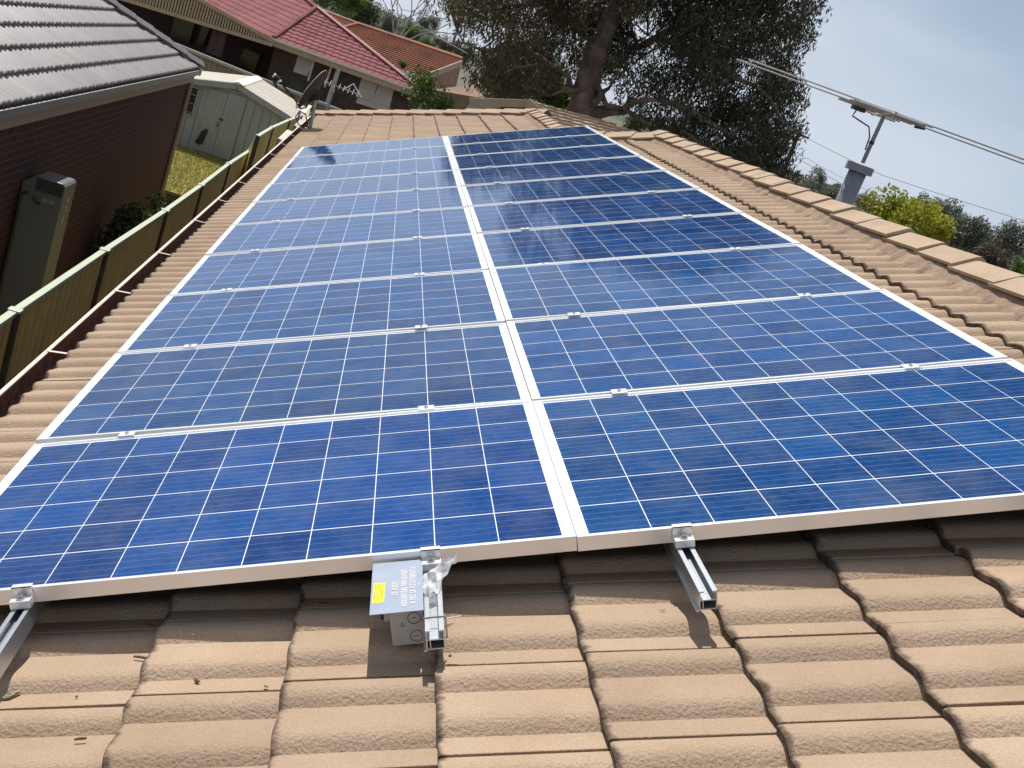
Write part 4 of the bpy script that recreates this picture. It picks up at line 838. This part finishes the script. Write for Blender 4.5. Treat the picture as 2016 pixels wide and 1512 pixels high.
# ------------------------------------------------------------------ flue and television antennas, satellite dish
fx, fy = 2.885, 5.8
fl = empty('flue', (fx, fy, 4.3)); tag(fl, 'short grey flue pipe with flat cap behind the right ridge', 'flue')
m = MB(); m.tube([(0,0,0), (0,0,.70)], 0.070, 20); obj('pipe', m, M['flue'], fl, smooth=True)
m = MB(); m.tube([(0,0,.70), (0,0,.760)], 0.108, 16); obj('cap', m, M['flue'], fl)
an = empty('tv_antenna', (fx + .005, fy, 5.076)); tag(an, 'large rooftop TV antenna with long horizontal rods above the grey flue', 'antenna')
zt = PY(1736, 226, fy)[2] - 5.076
m = MB(); m.tube([(0,0,0), (0, 0, zt)], 0.016, 10); obj('mast', m, M['flue'], an)
m = MB(); m.tube([(0, 0, zt * .40), (0, 0, zt * .46)], 0.02, 10); obj('clamp', m, M['black'], an)
def AL(p): return (p[0] - fx - .005, p[1] - fy, p[2] - 5.076)
fwd = np.array([-.25, -1, 0]); fwd /= np.linalg.norm(fwd); rt = np.array([1, -.25, 0]); rt /= np.linalg.norm(rt)
bc = np.array([fx, fy, zt + 5.076 + 0.015])
m = MB(); m.bar(AL(bc + fwd * .42), AL(bc - fwd * .48), 0.022, 0.022); obj('boom', m, M['antenna'], an)
def rod(c, hl, hr, rad=0.006, tw=0.0, nm='element'):
    a = AL(c - rt * hl + [0, 0, tw]); b = AL(c + rt * hr); m = MB(); m.tube([a, b], rad, 6); return obj(nm, m, M['antenna'], an)
rod(bc + fwd * .30 + [0, 0, .01], 1.14, 1.18); rod(bc - fwd * .22 + [0, 0, .02], 1.20, 1.30)
rod(bc + fwd * .40 + [0, 0, -.01], .30, .22, .009); rod(bc + fwd * .36, .26, .30, .009)
for k, (t, h) in enumerate(((.05, .32), (.12, .30), (.18, .28), (-.05, .24), (-.12, .24), (-.34, .2), (-.42, .18))): rod(bc + fwd * t + [0, 0, .004 * (k % 3)], h, h, .007)
for a_, b_, w1, w2 in ((AL(bc + fwd * .1 + rt * .05), AL(bc + fwd * .1 + rt * .28 + [0, 0, .01]), .035, .03), (AL(bc - fwd * .1 - rt * .35), AL(bc - fwd * .1 - rt * .05), .06, .02)): m = MB(); m.bar(a_, b_, w1, w2); obj('insulator', m, M['galv'], an)
m = MB(); m.tube([AL(bc + rt * .25 + [0, 0, -.01]), AL(bc + rt * .33 + [0, 0, -.0])], 0.014, 8); m.box(AL(bc + [-.26, -.03, -.05]), AL(bc + [-.16, .03, -.02])); obj('balun', m, M['black'], an)
m = MB(); m.tube([AL(bc + [-.22, 0, -.05]), AL(bc + [-.23, 0, -.10]), AL(bc + [-.15, 0, -.115]), AL(bc + [-.07, 0, -.13]), AL(bc + [-.03, 0, -.2]), AL(bc + [-.02, 0, -.3])], 0.006, 6); obj('cable', m, M['black'], an)

dy = 14.2; d0 = PY(608, 262, dy); ds = empty('satellite_dish', d0.tolist()); tag(ds, 'dark satellite dish on a bent post at the gutter corner', 'satellite dish')
def DL(u, v, y=dy): return tuple(PY(u, v, y) - d0)
m = MB(); m.tube([(0.05, 0, -.25), DL(608, 262), DL(616, 225), DL(623, 182)], 0.028, 10); obj('mast', m, M['galv'], ds)
dc = PY(613, 176, dy); nrm = Vector((-0.90, 0.14, 0.34)).normalized(); bm = bmesh.new(); bmesh.ops.create_grid(bm, x_segments=24, y_segments=24, size=1)
rim = [v for v in bm.verts if v.co.x ** 2 + v.co.y ** 2 > 1.0]; bmesh.ops.delete(bm, geom=rim, context='VERTS')
sd = Vector((0, 0, 1)); xa = (sd - nrm * sd.dot(nrm)).normalized(); ya = nrm.cross(xa)
for v in bm.verts: r2 = v.co.x ** 2 + v.co.y ** 2; v.co = xa * v.co.x * .36 + ya * v.co.y * .33 + nrm * (.075 * (r2 - 1))
me = bpy.data.meshes.new('reflector'); bm.to_mesh(me); bm.free(); o = obj('reflector', me, M['dishback'], ds, smooth=True); o.location = (dc - d0).tolist(); sm = o.modifiers.new('thick', 'SOLIDIFY'); sm.thickness = 0.006
m = MB(); pts = [Vector((dc - d0).tolist()) + xa * math.cos(a) * .36 + ya * math.sin(a) * .33 for a in np.linspace(0, 2 * math.pi, 49)]; m.tube(pts, 0.007, 6, False); obj('rim', m, M['galv'], ds)
m = MB(); m.tube([DL(616, 182), DL(612, 195), DL(602, 212), DL(592, 214), DL(578, 192), DL(553, 163, 14.0)], 0.013, 8); obj('feed_arm', m, M['black'], ds)
m = MB(); a, b = DL(541, 150, 14.0), DL(549, 157, 14.0); m.tube([a, b], 0.035, 12); m.bar(DL(539, 160, 14.0), DL(546, 172, 14.0), .05, .03); ln = obj('feed_horn', m, M['black'], ds)
m = MB(); m.tube([DL(538, 147, 14.0), DL(541, 150, 14.0)], 0.037, 12); m.tube([DL(549, 158, 14.0), DL(551, 162, 14.0)], 0.034, 12); obj('horn_cap', m, M['white'], ln)
m = MB(); m.box(tuple(np.array(DL(622, 190)) - .05), tuple(np.array(DL(622, 190)) + .05)); m.bar(DL(611, 200), DL(626, 180), .05, .05); obj('bracket', m, M['dishback'], ds)
m = MB(); m.tube([DL(607, 250), DL(588, 246), DL(582, 230), DL(590, 218), DL(602, 226), DL(606, 250)], 0.010, 6); obj('cable', m, M['black'], ds)
a2 = PY(644, 214, 17.4); s2 = empty('small_tv_antenna', (a2[0], 17.4, 2.4)); tag(s2, 'small combination TV antenna on a pale post beside the satellite dish', 'antenna')
def SA(u, v, y=17.4): p = PY(u, v, y); return (p[0] - a2[0], p[1] - 17.4, p[2] - 2.4)
m = MB(); m.tube([(0, 0, 0), SA(644, 214), SA(668, 138)], 0.024, 8); obj('mast', m, M['galv'], s2)
m = MB(); m.bar(SA(638, 160), SA(708, 187), .02, .02); obj('boom', m, M['galv'], s2)
m = MB(); m.tube([SA(675, 177), SA(696, 165), SA(711, 192)], 0.010, 6); obj('corner_reflector', m, M['white'], s2)
for k in range(8):
    u, v = 641 + 9 * k, 161.5 + 3.5 * k; p = np.array(SA(u, v)); m = MB(); m.tube([tuple(p + [.0, -.17, -.03]), tuple(p + [0, .17, .05])], 0.006, 5); obj('element', m, M['galv'], s2)
m = MB(); p = np.array(SA(655, 178)); m.box(tuple(p - .035), tuple(p + .035)); obj('amplifier', m, M['galv'], s2)
for k, (px, y, lb) in enumerate(([[(548, 272), (566, 255), (585, 262), (566, 281)], 15.5, 'pale slatted panel lying below the gutter left of the dish post'], [[(580, 246), (592, 234), (602, 241), (590, 254)], 16.8, 'small pale slatted panel between fence end and dish post'], [[(591, 219), (606, 205), (615, 209), (602, 223)], 18.0, 'small white box panel behind the satellite dish post'])):
    P = [PY(u, v, y + (0.5 if i in (1, 2) else 0)) for i, (u, v) in enumerate(px)]; e = empty('slatted_panel', P[0].tolist()); tag(e, lb, 'panel', 'pale slatted panels by the dish')
    for t in range(6):
        a, b = t / 6, (t + .7) / 6; m = MB(); m.add([tuple(P[0] + (P[3] - P[0]) * a - P[0]), tuple(P[1] + (P[2] - P[1]) * a - P[0]), tuple(P[1] + (P[2] - P[1]) * b - P[0]), tuple(P[0] + (P[3] - P[0]) * b - P[0])], [(0,1,2,3)]); m.v += [(x, y_, z - .02) for x, y_, z in m.v[:4]]; m.f += [(4,7,6,5), (0,4,5,1), (1,5,6,2), (2,6,7,3), (3,7,4,0)]; obj('slat', m, M['shedroof'], e)
    m = MB(); m.tube([(0,0,-P[0][2] + .02), (0,0,-.01)], 0.02, 6); m.tube([tuple(P[2] - P[0] - [0,0,P[2][2] - .02]), tuple(P[2] - P[0] - [0,0,.02])], 0.02, 6); obj('leg', m, M['galv'], e)

# ------------------------------------------------------------------ the big gum tree
TY = 25.0
tb = PY(1140, 300, TY); tb[2] = 0.0; tb = np.array([3.95, TY, 0.0]); tree = empty('gum_tree', tb.tolist()); tag(tree, 'large spreading dark gum tree with a thick leaning trunk behind the roof', 'tree')
def TL(u, v, y=TY): return np.array(PY(u, v, y)) - tb
m = MB(); trunk = [np.array([0, 0, 0.]), TL(1137, 265), TL(1141, 235), TL(1150, 190), TL(1163, 140), TL(1175, 100), TL(1192, 60), TL(1213, 15), TL(1235, -40), TL(1250, -110), TL(1270, -180)]
m.tube([tuple(p) for p in trunk], [.58, .42, .37, .33, .31, .29, .26, .23, .19, .13, .07], 14); obj('trunk', weld(m.mesh('trunk')), M['bark'], tree, smooth=True)
limbs = [[(1128, 262, 25), (1160, 232, 24.9), (1195, 218, 24.7), (1240, 205, 24.3), (1300, 196, 24)], [(1143, 250, 25), (1168, 205, 24.8), (1190, 178, 24.4), (1205, 165, 24)],
         [(1140, 182, 25), (1110, 152, 24.8), (1078, 132, 24.5), (1045, 126, 24.2), (1000, 140, 24)], [(1150, 175, 25), (1118, 168, 24.6), (1085, 190, 24.2), (1030, 170, 23.8)], [(1172, 112, 25), (1230, 105, 25), (1262, 90, 24.8), (1330, 88, 24.4), (1420, 84, 24)],
         [(1172, 118, 25), (1215, 130, 25.5), (1240, 98, 25.8), (1275, 70, 26)], [(1192, 60, 25), (1225, 28, 24.7), (1260, 8, 24.5), (1320, -30, 24)], [(1180, 85, 25), (1130, 40, 25), (1075, 20, 24.6), (980, 5, 24.2), (930, -20, 24)],
         [(1160, 145, 25), (1200, 205, 24.5), (1260, 238, 24), (1340, 255, 23.8), (1430, 300, 23.6), (1500, 360, 23.5)], [(1330, 88, 24.4), (1440, 140, 24), (1520, 190, 23.8), (1560, 260, 23.6)], [(1262, 90, 24.8), (1380, 30, 25), (1500, 20, 25.2), (1580, 40, 25.4)],
         [(1235, -40, 25), (1330, -90, 25), (1450, -110, 25)], [(1235, -40, 25), (1150, -100, 25.4), (1040, -110, 25.6)], [(1105, 150, 24.8), (1010, 95, 25.2), (940, 100, 25.4), (900, 60, 25.5)], [(1300, 196, 24), (1400, 230, 23.6), (1480, 300, 23.4), (1530, 370, 23.3)]]
tips = []
for i, L in enumerate(limbs):
    P = [TL(*q) for q in L]; m = MB(); k = len(P); r0 = .085 if i not in (0, 1) else (.26 if i == 0 else .15)
    dense = []
    for a in range(k - 1):
        for t in (0, .5): dense.append(P[a] * (1 - t) + P[a + 1] * t + RNG.normal(0, .07, 3) * (1 if (a or t) else 0))
    dense.append(P[-1]); kk = len(dense)
    m.tube([tuple(p) for p in dense], [r0 * (1 - .85 * j / (kk - 1)) for j in range(kk)], 8); obj('limb', m, M['bark'], tree, smooth=True)
    for j in range(2, kk): tips.append(dense[j])
tips = np.array(tips)
# crown: clumps of hanging leaves filling the outline of the crown, denser to the right, plus the part above the picture
def inpoly(p, poly):
    x, y = p; c = False; j = len(poly) - 1
    for i in range(len(poly)):
        xi, yi = poly[i]; xj, yj = poly[j]
        if (yi > y) != (yj > y) and x < (xj - xi) * (y - yi) / (yj - yi) + xi: c = not c
        j = i
    return c
OUT = [(868, -60), (880, 20), (930, 60), (905, 115), (940, 165), (1000, 190), (1085, 165), (1150, 140), (1250, 190), (1245, 240), (1320, 270), (1420, 315), (1520, 405), (1556, 372), (1552, 290), (1578, 200), (1560, 128), (1602, 30), (1590, -60)]
HOLES = [((1262, 55), 30), ((1250, 150), 28), ((1100, 118), 20), ((1125, 175), 22), ((1345, 88), 14), ((1480, 182), 16), ((1215, 165), 22), ((1050, 165), 16), ((935, 45), 14), ((1390, 215), 13), ((1160, 215), 26), ((1180, 90), 16), ((1300, 140), 14), ((1425, 120), 10), ((1520, 240), 10), ((1300, 30), 14), ((1440, 60), 12), ((1010, 60), 14), ((1080, 60), 12), ((960, 120), 14), ((1350, 180), 14), ((1290, 215), 14), ((1500, 110), 12), ((1460, 270), 13), ((1545, 170), 12)]
cl = []; tint = []
r = np.random.default_rng(3)
TRK = [(1137, 265), (1150, 190), (1163, 140), (1180, 90), (1205, 35)]
while len(cl) < 690:
    u, v = r.uniform(860, 1610), r.uniform(-60, 410)
    if not inpoly((u, v), OUT): continue
    if any((u - h[0]) ** 2 + (v - h[1]) ** 2 < h[1 - 0 if False else 1] ** 2 if False else (u - h[0][0]) ** 2 + (v - h[0][1]) ** 2 < h[1] ** 2 for h in HOLES) and r.random() < 0.96: continue
    if u < 1120 and r.random() < 0.08: continue
    y = r.normal(25.2, 1.5)
    if y < 25.6 and any((u - a_) ** 2 + (v - b_) ** 2 < 46 ** 2 for a_, b_ in TRK): y = 26 + abs(r.normal(0, 1))
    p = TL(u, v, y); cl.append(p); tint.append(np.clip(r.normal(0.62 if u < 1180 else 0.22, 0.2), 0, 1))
while len(cl) < 1170:       # the dome above the frame
    a = r.uniform(0, 2 * math.pi); q = np.array([4.6 + 5.2 * r.normal(0, .5), 25 + r.normal(0, 1.7), 0]); ztop = 12.3 - 0.16 * (q[0] - 4.9) ** 2 - .25 * abs(q[1] - 25); zlo = pix((q[0], q[1], 8))
    z = r.uniform(7.2, 12.4)
    if z > ztop or q[0] < 0.1: continue
    uu, vv, _ = pix((q[0], q[1], z))
    if vv > -40: continue
    cl.append(q + [0, 0, z] - tb); tint.append(np.clip(r.normal(.35, .25), 0, 1))
tw = MB(); tr = np.random.default_rng(4); cla = np.array(cl)
for q in cla[tr.permutation(len(cla))[:420]]:
    b0 = tips[np.argmin(np.linalg.norm(tips - q, axis=1))]
    if np.linalg.norm(b0 - q) > 2.2: continue
    mid_ = (b0 + q) / 2 + tr.normal(0, .12, 3) + [0, 0, .1]; tw.tube([tuple(b0), tuple(mid_), tuple(q), tuple(q + tr.normal(0, .18, 3))], [.026, .018, .011, .004], 5, False)
obj('twigs', tw, M['bark'], tree)['kind'] = 'stuff'
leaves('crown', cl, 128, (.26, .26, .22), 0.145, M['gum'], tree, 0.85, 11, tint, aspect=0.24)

# ------------------------------------------------------------------ other planting
plant('green_shrub', (0.55, 24.5, 0), PY(873, 205, 24.5) - [0, 0, .35], (.85, .6, .75), 130, 55, .12, .10, M['shrubleaf'], 'dense bright green shrub between red roof and orange house', 'shrub', 21, droop=.1)
plant('passage_shrub', (-3.7, 13.2, 0), (-3.7, 13.2, .75), (.3, .7, .5), 60, 40, .10, .10, M['darkleaf'], 'dark glossy shrub in the shaded passage behind the fence', 'shrub', 22)
def at(u, v, y): return PY(u, v, y)
def far_plant(nm, u, v, y, rpx, n, per, mt, label, cat, seed, sz=None, squash=1.0, lumps=7, group=None, bark='greybark'):
    c = PY(u, v, y); D = np.linalg.norm(c - CW); rr = rpx * D / F
    plant(nm, (c[0], c[1], 0), c, (rr, rr * .8, rr * squash), n, per, rr * .16, sz or rr * .13, M[mt], label, cat, seed, group, lumps=lumps, bark=bark)
HG = 'green garden trees behind the gum trunk'
far_plant('garden_tree', 1010, 150, 34, 62, 170, 60, 'shrubleaf', 'mid green garden tree left of the gum trunk, above the beige fascia', 'tree', 31, group=HG)
far_plant('garden_tree', 1085, 182, 32, 48, 130, 55, 'shrubleaf', 'leafy green garden tree touching the left side of the gum trunk', 'tree', 32, group=HG)
far_plant('garden_tree', 960, 175, 36, 34, 90, 50, 'darkleaf', 'small dark garden tree behind the brown gable', 'tree', 33, group=HG)
far_plant('spiky_shrub', 1248, 245, 27, 26, 60, 45, 'shrubleaf', 'spiky light green shrub right of the gum trunk above the short hip', 'shrub', 34)
far_plant('spiky_shrub', 1345, 262, 24, 22, 60, 40, 'shrubleaf', 'green shrub showing over the ridge below the gum crown', 'shrub', 35)
far_plant('lime_tree', 1784, 440, 19, 62, 150, 55, 'limeleaf', 'bright yellow-green tree beyond the right ridge', 'tree', 37, lumps=14, sz=.115, squash=.92)
GG = 'grey-green gum trees beyond the ridge'
far_plant('grey_gum', 1888, 447, 66, 52, 200, 55, 'greyleaf', 'rounded grey-green gum right of the yellow-green tree', 'tree', 41, group=GG)
far_plant('grey_gum', 1972, 490, 70, 42, 150, 50, 'greyleaf', 'pale grey gum near the right picture edge', 'tree', 42, group=GG)
far_plant('grey_gum', 1845, 425, 78, 30, 90, 50, 'darkleaf', 'dark gum crown half hidden behind the yellow-green tree', 'tree', 43, group=GG)
far_plant('brown_scrub', 1950, 520, 52, 40, 120, 50, 'brownleaf', 'brownish scrubby tree below the pale grey gum', 'tree', 44)
far_plant('green_bush', 2010, 528, 40, 24, 80, 50, 'shrubleaf', 'fresh green bush at the right picture edge', 'shrub', 45)
far_plant('grey_gum', 1702, 398, 90, 22, 70, 45, 'greyleaf', 'small grey gum just right of the flue', 'tree', 46, group=GG)
far_plant('grey_gum', 1600, 365, 95, 26, 80, 45, 'greyleaf', 'grey gum between the big crown and the flue', 'tree', 47, group=GG)
far_plant('grey_gum', 1640, 385, 85, 26, 80, 45, 'greyleaf', 'low grey gum directly left of the flue', 'tree', 48, group=GG)
BG = 'trees behind the red and orange roofs'
for i, (u, v, y, rp_, mt, lb) in enumerate([(640, -5, 80, 34, 'shrubleaf', 'leafy tree above the red roof hip'), (690, 8, 84, 34, 'shrubleaf', 'light green tree left of the bare tree'), (728, 22, 95, 36, 'darkleaf', 'dark tree behind the bare tree trunks'), (665, -25, 110, 50, 'darkleaf', 'tall dark tree at the top edge above the red roof'),
        (770, 48, 100, 22, 'greyleaf', 'grey tree behind the foot of the bare tree'), (810, 68, 78, 20, 'shrubleaf', 'bright green bush over the orange ridge'), (835, 82, 76, 17, 'shrubleaf', 'second green bush further down the orange ridge'), (843, 45, 130, 20, 'greyleaf', 'small round gum standing on the hill line'), (880, 95, 105, 24, 'brownleaf', 'brownish tree at the orange roof end'), (905, 118, 90, 22, 'darkleaf', 'dark tree touching the left edge of the gum crown'), (790, 128, 50, 9, 'shrubleaf', 'small green tuft beside the red hip')]):
    far_plant('background_tree', u, v, y, rp_, 110, 45, mt, lb, 'tree', 60 + i, group=BG)
# bare tree
bt = PY(786, 62, 74); bt[2] = 0; e = empty('bare_tree', bt.tolist()); tag(e, 'leafless pale tree with forking branches above the orange roof', 'tree')
m = MB(); rr_ = np.random.default_rng(5)
def branch(p, d, L, r_, dep):
    pts = [p]; q = p.copy(); dd = d.copy()
    for k in range(4): dd = dd + rr_.normal(0, .10, 3); dd /= np.linalg.norm(dd); q = q + dd * L / 4; pts.append(q.copy())
    m.tube([tuple(x) for x in pts], [r_, r_ * .85, r_ * .7, r_ * .6, r_ * .5], 6)
    if dep == 0: return
    for k in range(3 if dep > 2 else 2):
        nd = dd + rr_.normal(0, .45, 3); nd[2] = abs(nd[2]) * .8 + .1; nd /= np.linalg.norm(nd); branch(pts[rr_.integers(2, 5)], nd, L * .75, r_ * .5, dep - 1)
m.tube([(0,0,0), (0,0,3.6)], [.2, .16], 8)
for dvec in ((.55, 0, 1), (.2, .2, 1), (-.12, 0, 1), (.9, .1, .8), (-.4, .1, 1)):
    v_ = np.array(dvec, float); v_ /= np.linalg.norm(v_); branch(np.array([0, 0, 3.4]), v_, 2.6, .085, 4)
obj('trunk', m, M['greybark'], e)
# dark roof edges showing past the right ridge
for (a, b, y, lb) in (((1712, 428), (1752, 446), 9.0, 'dark ridge end of a low roof below the yellow-green tree'), ((1880, 498), (1998, 545), 16.0, 'grey ridge of a low roof in front of the grey gums')):
    p, q = PY(*a, y), PY(*b, y); e = empty('neighbour_roof', (p[0], p[1], 0)); tag(e, lb, 'roof', 'low roofs past the right ridge'); m = MB()
    dd = q - p; m.prism([(-1.6, -.75), (0, 0), (1.6, -.75)], (0, 0, p[2]), tuple(dd + [0, 0, p[2]]), (0, 1, 0), (0, 0, 1)); obj('roof', m, M['nbtile'], e); m = MB(); m.box((0.05, -1.4, 0), (dd[0] - .05, 1.4, min(p[2], q[2]) - .76)); obj('wall', m, M['brownbrick'], e)

# ------------------------------------------------------------------ poles, wires, hill
def pole(name, top, foot_px, y, arms, lb):
    t = PY(*top, y); f = PY(*foot_px, y); d = (t - f); base = t - d * (t[2] / d[2]) if abs(d[2]) > 1e-3 else t * [1, 1, 0]
    base = np.array([t[0] + (base[0] - t[0]) * .3, y, 0]); e = empty(name, base.tolist()); tag(e, lb, 'power pole', 'power poles')
    m = MB(); m.tube([(0,0,0), tuple(t - base)], [.17, .12], 8); obj('post', m, M['timber'], e)
    for (a, b) in arms: m = MB(); m.bar(tuple(PY(*a, y - .15) - base), tuple(PY(*b, y - .15) - base), .1, .12); ar = obj('crossarm', m, M['timber'], e)
    return t
pole('power_pole', (1577, 252), (1550, 330), 60, [((1566, 262), (1592, 272))], 'leaning timber power pole at the right edge of the gum crown')
pole('power_pole', (908, 38), (893, 76), 110, [((896, 40), (912, 46)), ((894, 66), (906, 70))], 'distant power pole between the bare tree and the gum crown')
def wire(pts, rad, lb):
    P = [np.array(PY(u, v, y)) for u, v, y in pts]; m = MB(); Q = []
    for i in range(len(P) - 1):
        for t in np.linspace(0, 1, 9)[:-1]: Q.append(P[i] * (1 - t) + P[i+1] * t - [0, 0, .25 * 4 * t * (1 - t) * .15])
    Q.append(P[-1]); m.tube([tuple(x) for x in Q], rad, 5); o = obj('power_line', m, M['galv']); tag(o, lb, 'wire', 'overhead wires'); return o
wire([(1586, 270, 60), (1735, 344, 56), (2100, 460, 50)], .018, 'upper overhead wire running right from the leaning pole')
wire([(1560, 305, 60), (1690, 380, 58), (1800, 425, 56), (1900, 462, 55)], .016, 'lower overhead wire passing behind the flue')
wire([(1568, 300, 60), (1690, 366, 58), (1760, 396, 57), (1850, 432, 56)], .012, 'thin overhead wire just above the lowest one')
wire([(720, 0, 70), (800, 34, 68), (925, 108, 60)], .02, 'pair of slack service wires crossing the bare tree')
wire([(790, 18, 112), (900, 42, 110), (950, 52, 109)], .03, 'far overhead wire reaching the distant pole from the left')
wire([(790, 52, 112), (897, 68, 110), (950, 78, 109)], .03, 'lower far overhead wire at the distant pole')
m = MB(); n = 120; xs = np.linspace(-260, 420, n); hr = np.random.default_rng(9)
hz = np.interp(xs, [-260, -60, -20, 2, 20, 40, 120, 420], [12, 10, 8.5, 6.6, 3.5, 3.2, 3.4, 3.6]) + hr.normal(0, .3, n)
rows = [[(x, 380, 0.0) for x in xs], [(x, 392, z * .6) for x, z in zip(xs, hz)], [(x, 420, z) for x, z in zip(xs, hz)], [(x, 470, 0) for x in xs]]
vs_ = [p for rw_ in rows for p in rw_]; m.add(vs_, [(i*n+k, i*n+k+1, (i+1)*n+k+1, (i+1)*n+k) for i in range(3) for k in range(n-1)]); tag(obj('hill', m, M['hill']), kind='structure')
hc_ = np.array([(hr.uniform(-200, 300), 0, 0) for _ in range(700)]); hc_[:, 1] = hr.uniform(385, 425, 700); hc_[:, 2] = np.interp(hc_[:, 0], xs, hz) * np.clip((hc_[:, 1] - 375) / 45, 0, 1) + .4
o = leaves('hill_trees', hc_, 30, (2.2, 2, .9), 1.1, M['greyleaf'], None, 0.1, 77, aspect=.6); tag(o, 'far wooded hillside of grey-green trees', 'woodland', kind='stuff')

# ------------------------------------------------------------------ grass on the lawn
N = 16000; r = np.random.default_rng(15); P = np.stack([r.uniform(-8, -3.2, N), r.uniform(17.95, 23.1, N), np.full(N, LZ)], 1)
a = r.uniform(0, 2 * math.pi, N); w_ = .010; hgt = r.uniform(.03, .08, N); ln_ = r.normal(0, .03, (N, 2))
V = np.empty((N, 3, 3)); V[:, 0] = P; V[:, 1] = P; V[:, 2] = P; V[:, 0, 0] -= np.cos(a) * w_; V[:, 0, 1] -= np.sin(a) * w_; V[:, 1, 0] += np.cos(a) * w_; V[:, 1, 1] += np.sin(a) * w_; V[:, 2, :2] += ln_; V[:, 2, 2] += hgt
me = bpy.data.meshes.new('grass'); me.vertices.add(N * 3); me.vertices.foreach_set('co', V.reshape(-1)); me.loops.add(N * 3); me.loops.foreach_set('vertex_index', np.arange(N * 3, dtype=np.int32)); me.polygons.add(N)
me.polygons.foreach_set('loop_start', np.arange(0, N * 3, 3, dtype=np.int32)); me.polygons.foreach_set('loop_total', np.full(N, 3, np.int32)); me.update(); t_ = me.attributes.new('tint', 'FLOAT', 'FACE'); t_.data.foreach_set('value', r.uniform(0, 1, N).astype(np.float32)); me.materials.append(M['grass'])
o = obj('grass', me); tag(o, 'short yellowing grass on the lawn in front of the shed', 'grass', kind='stuff')
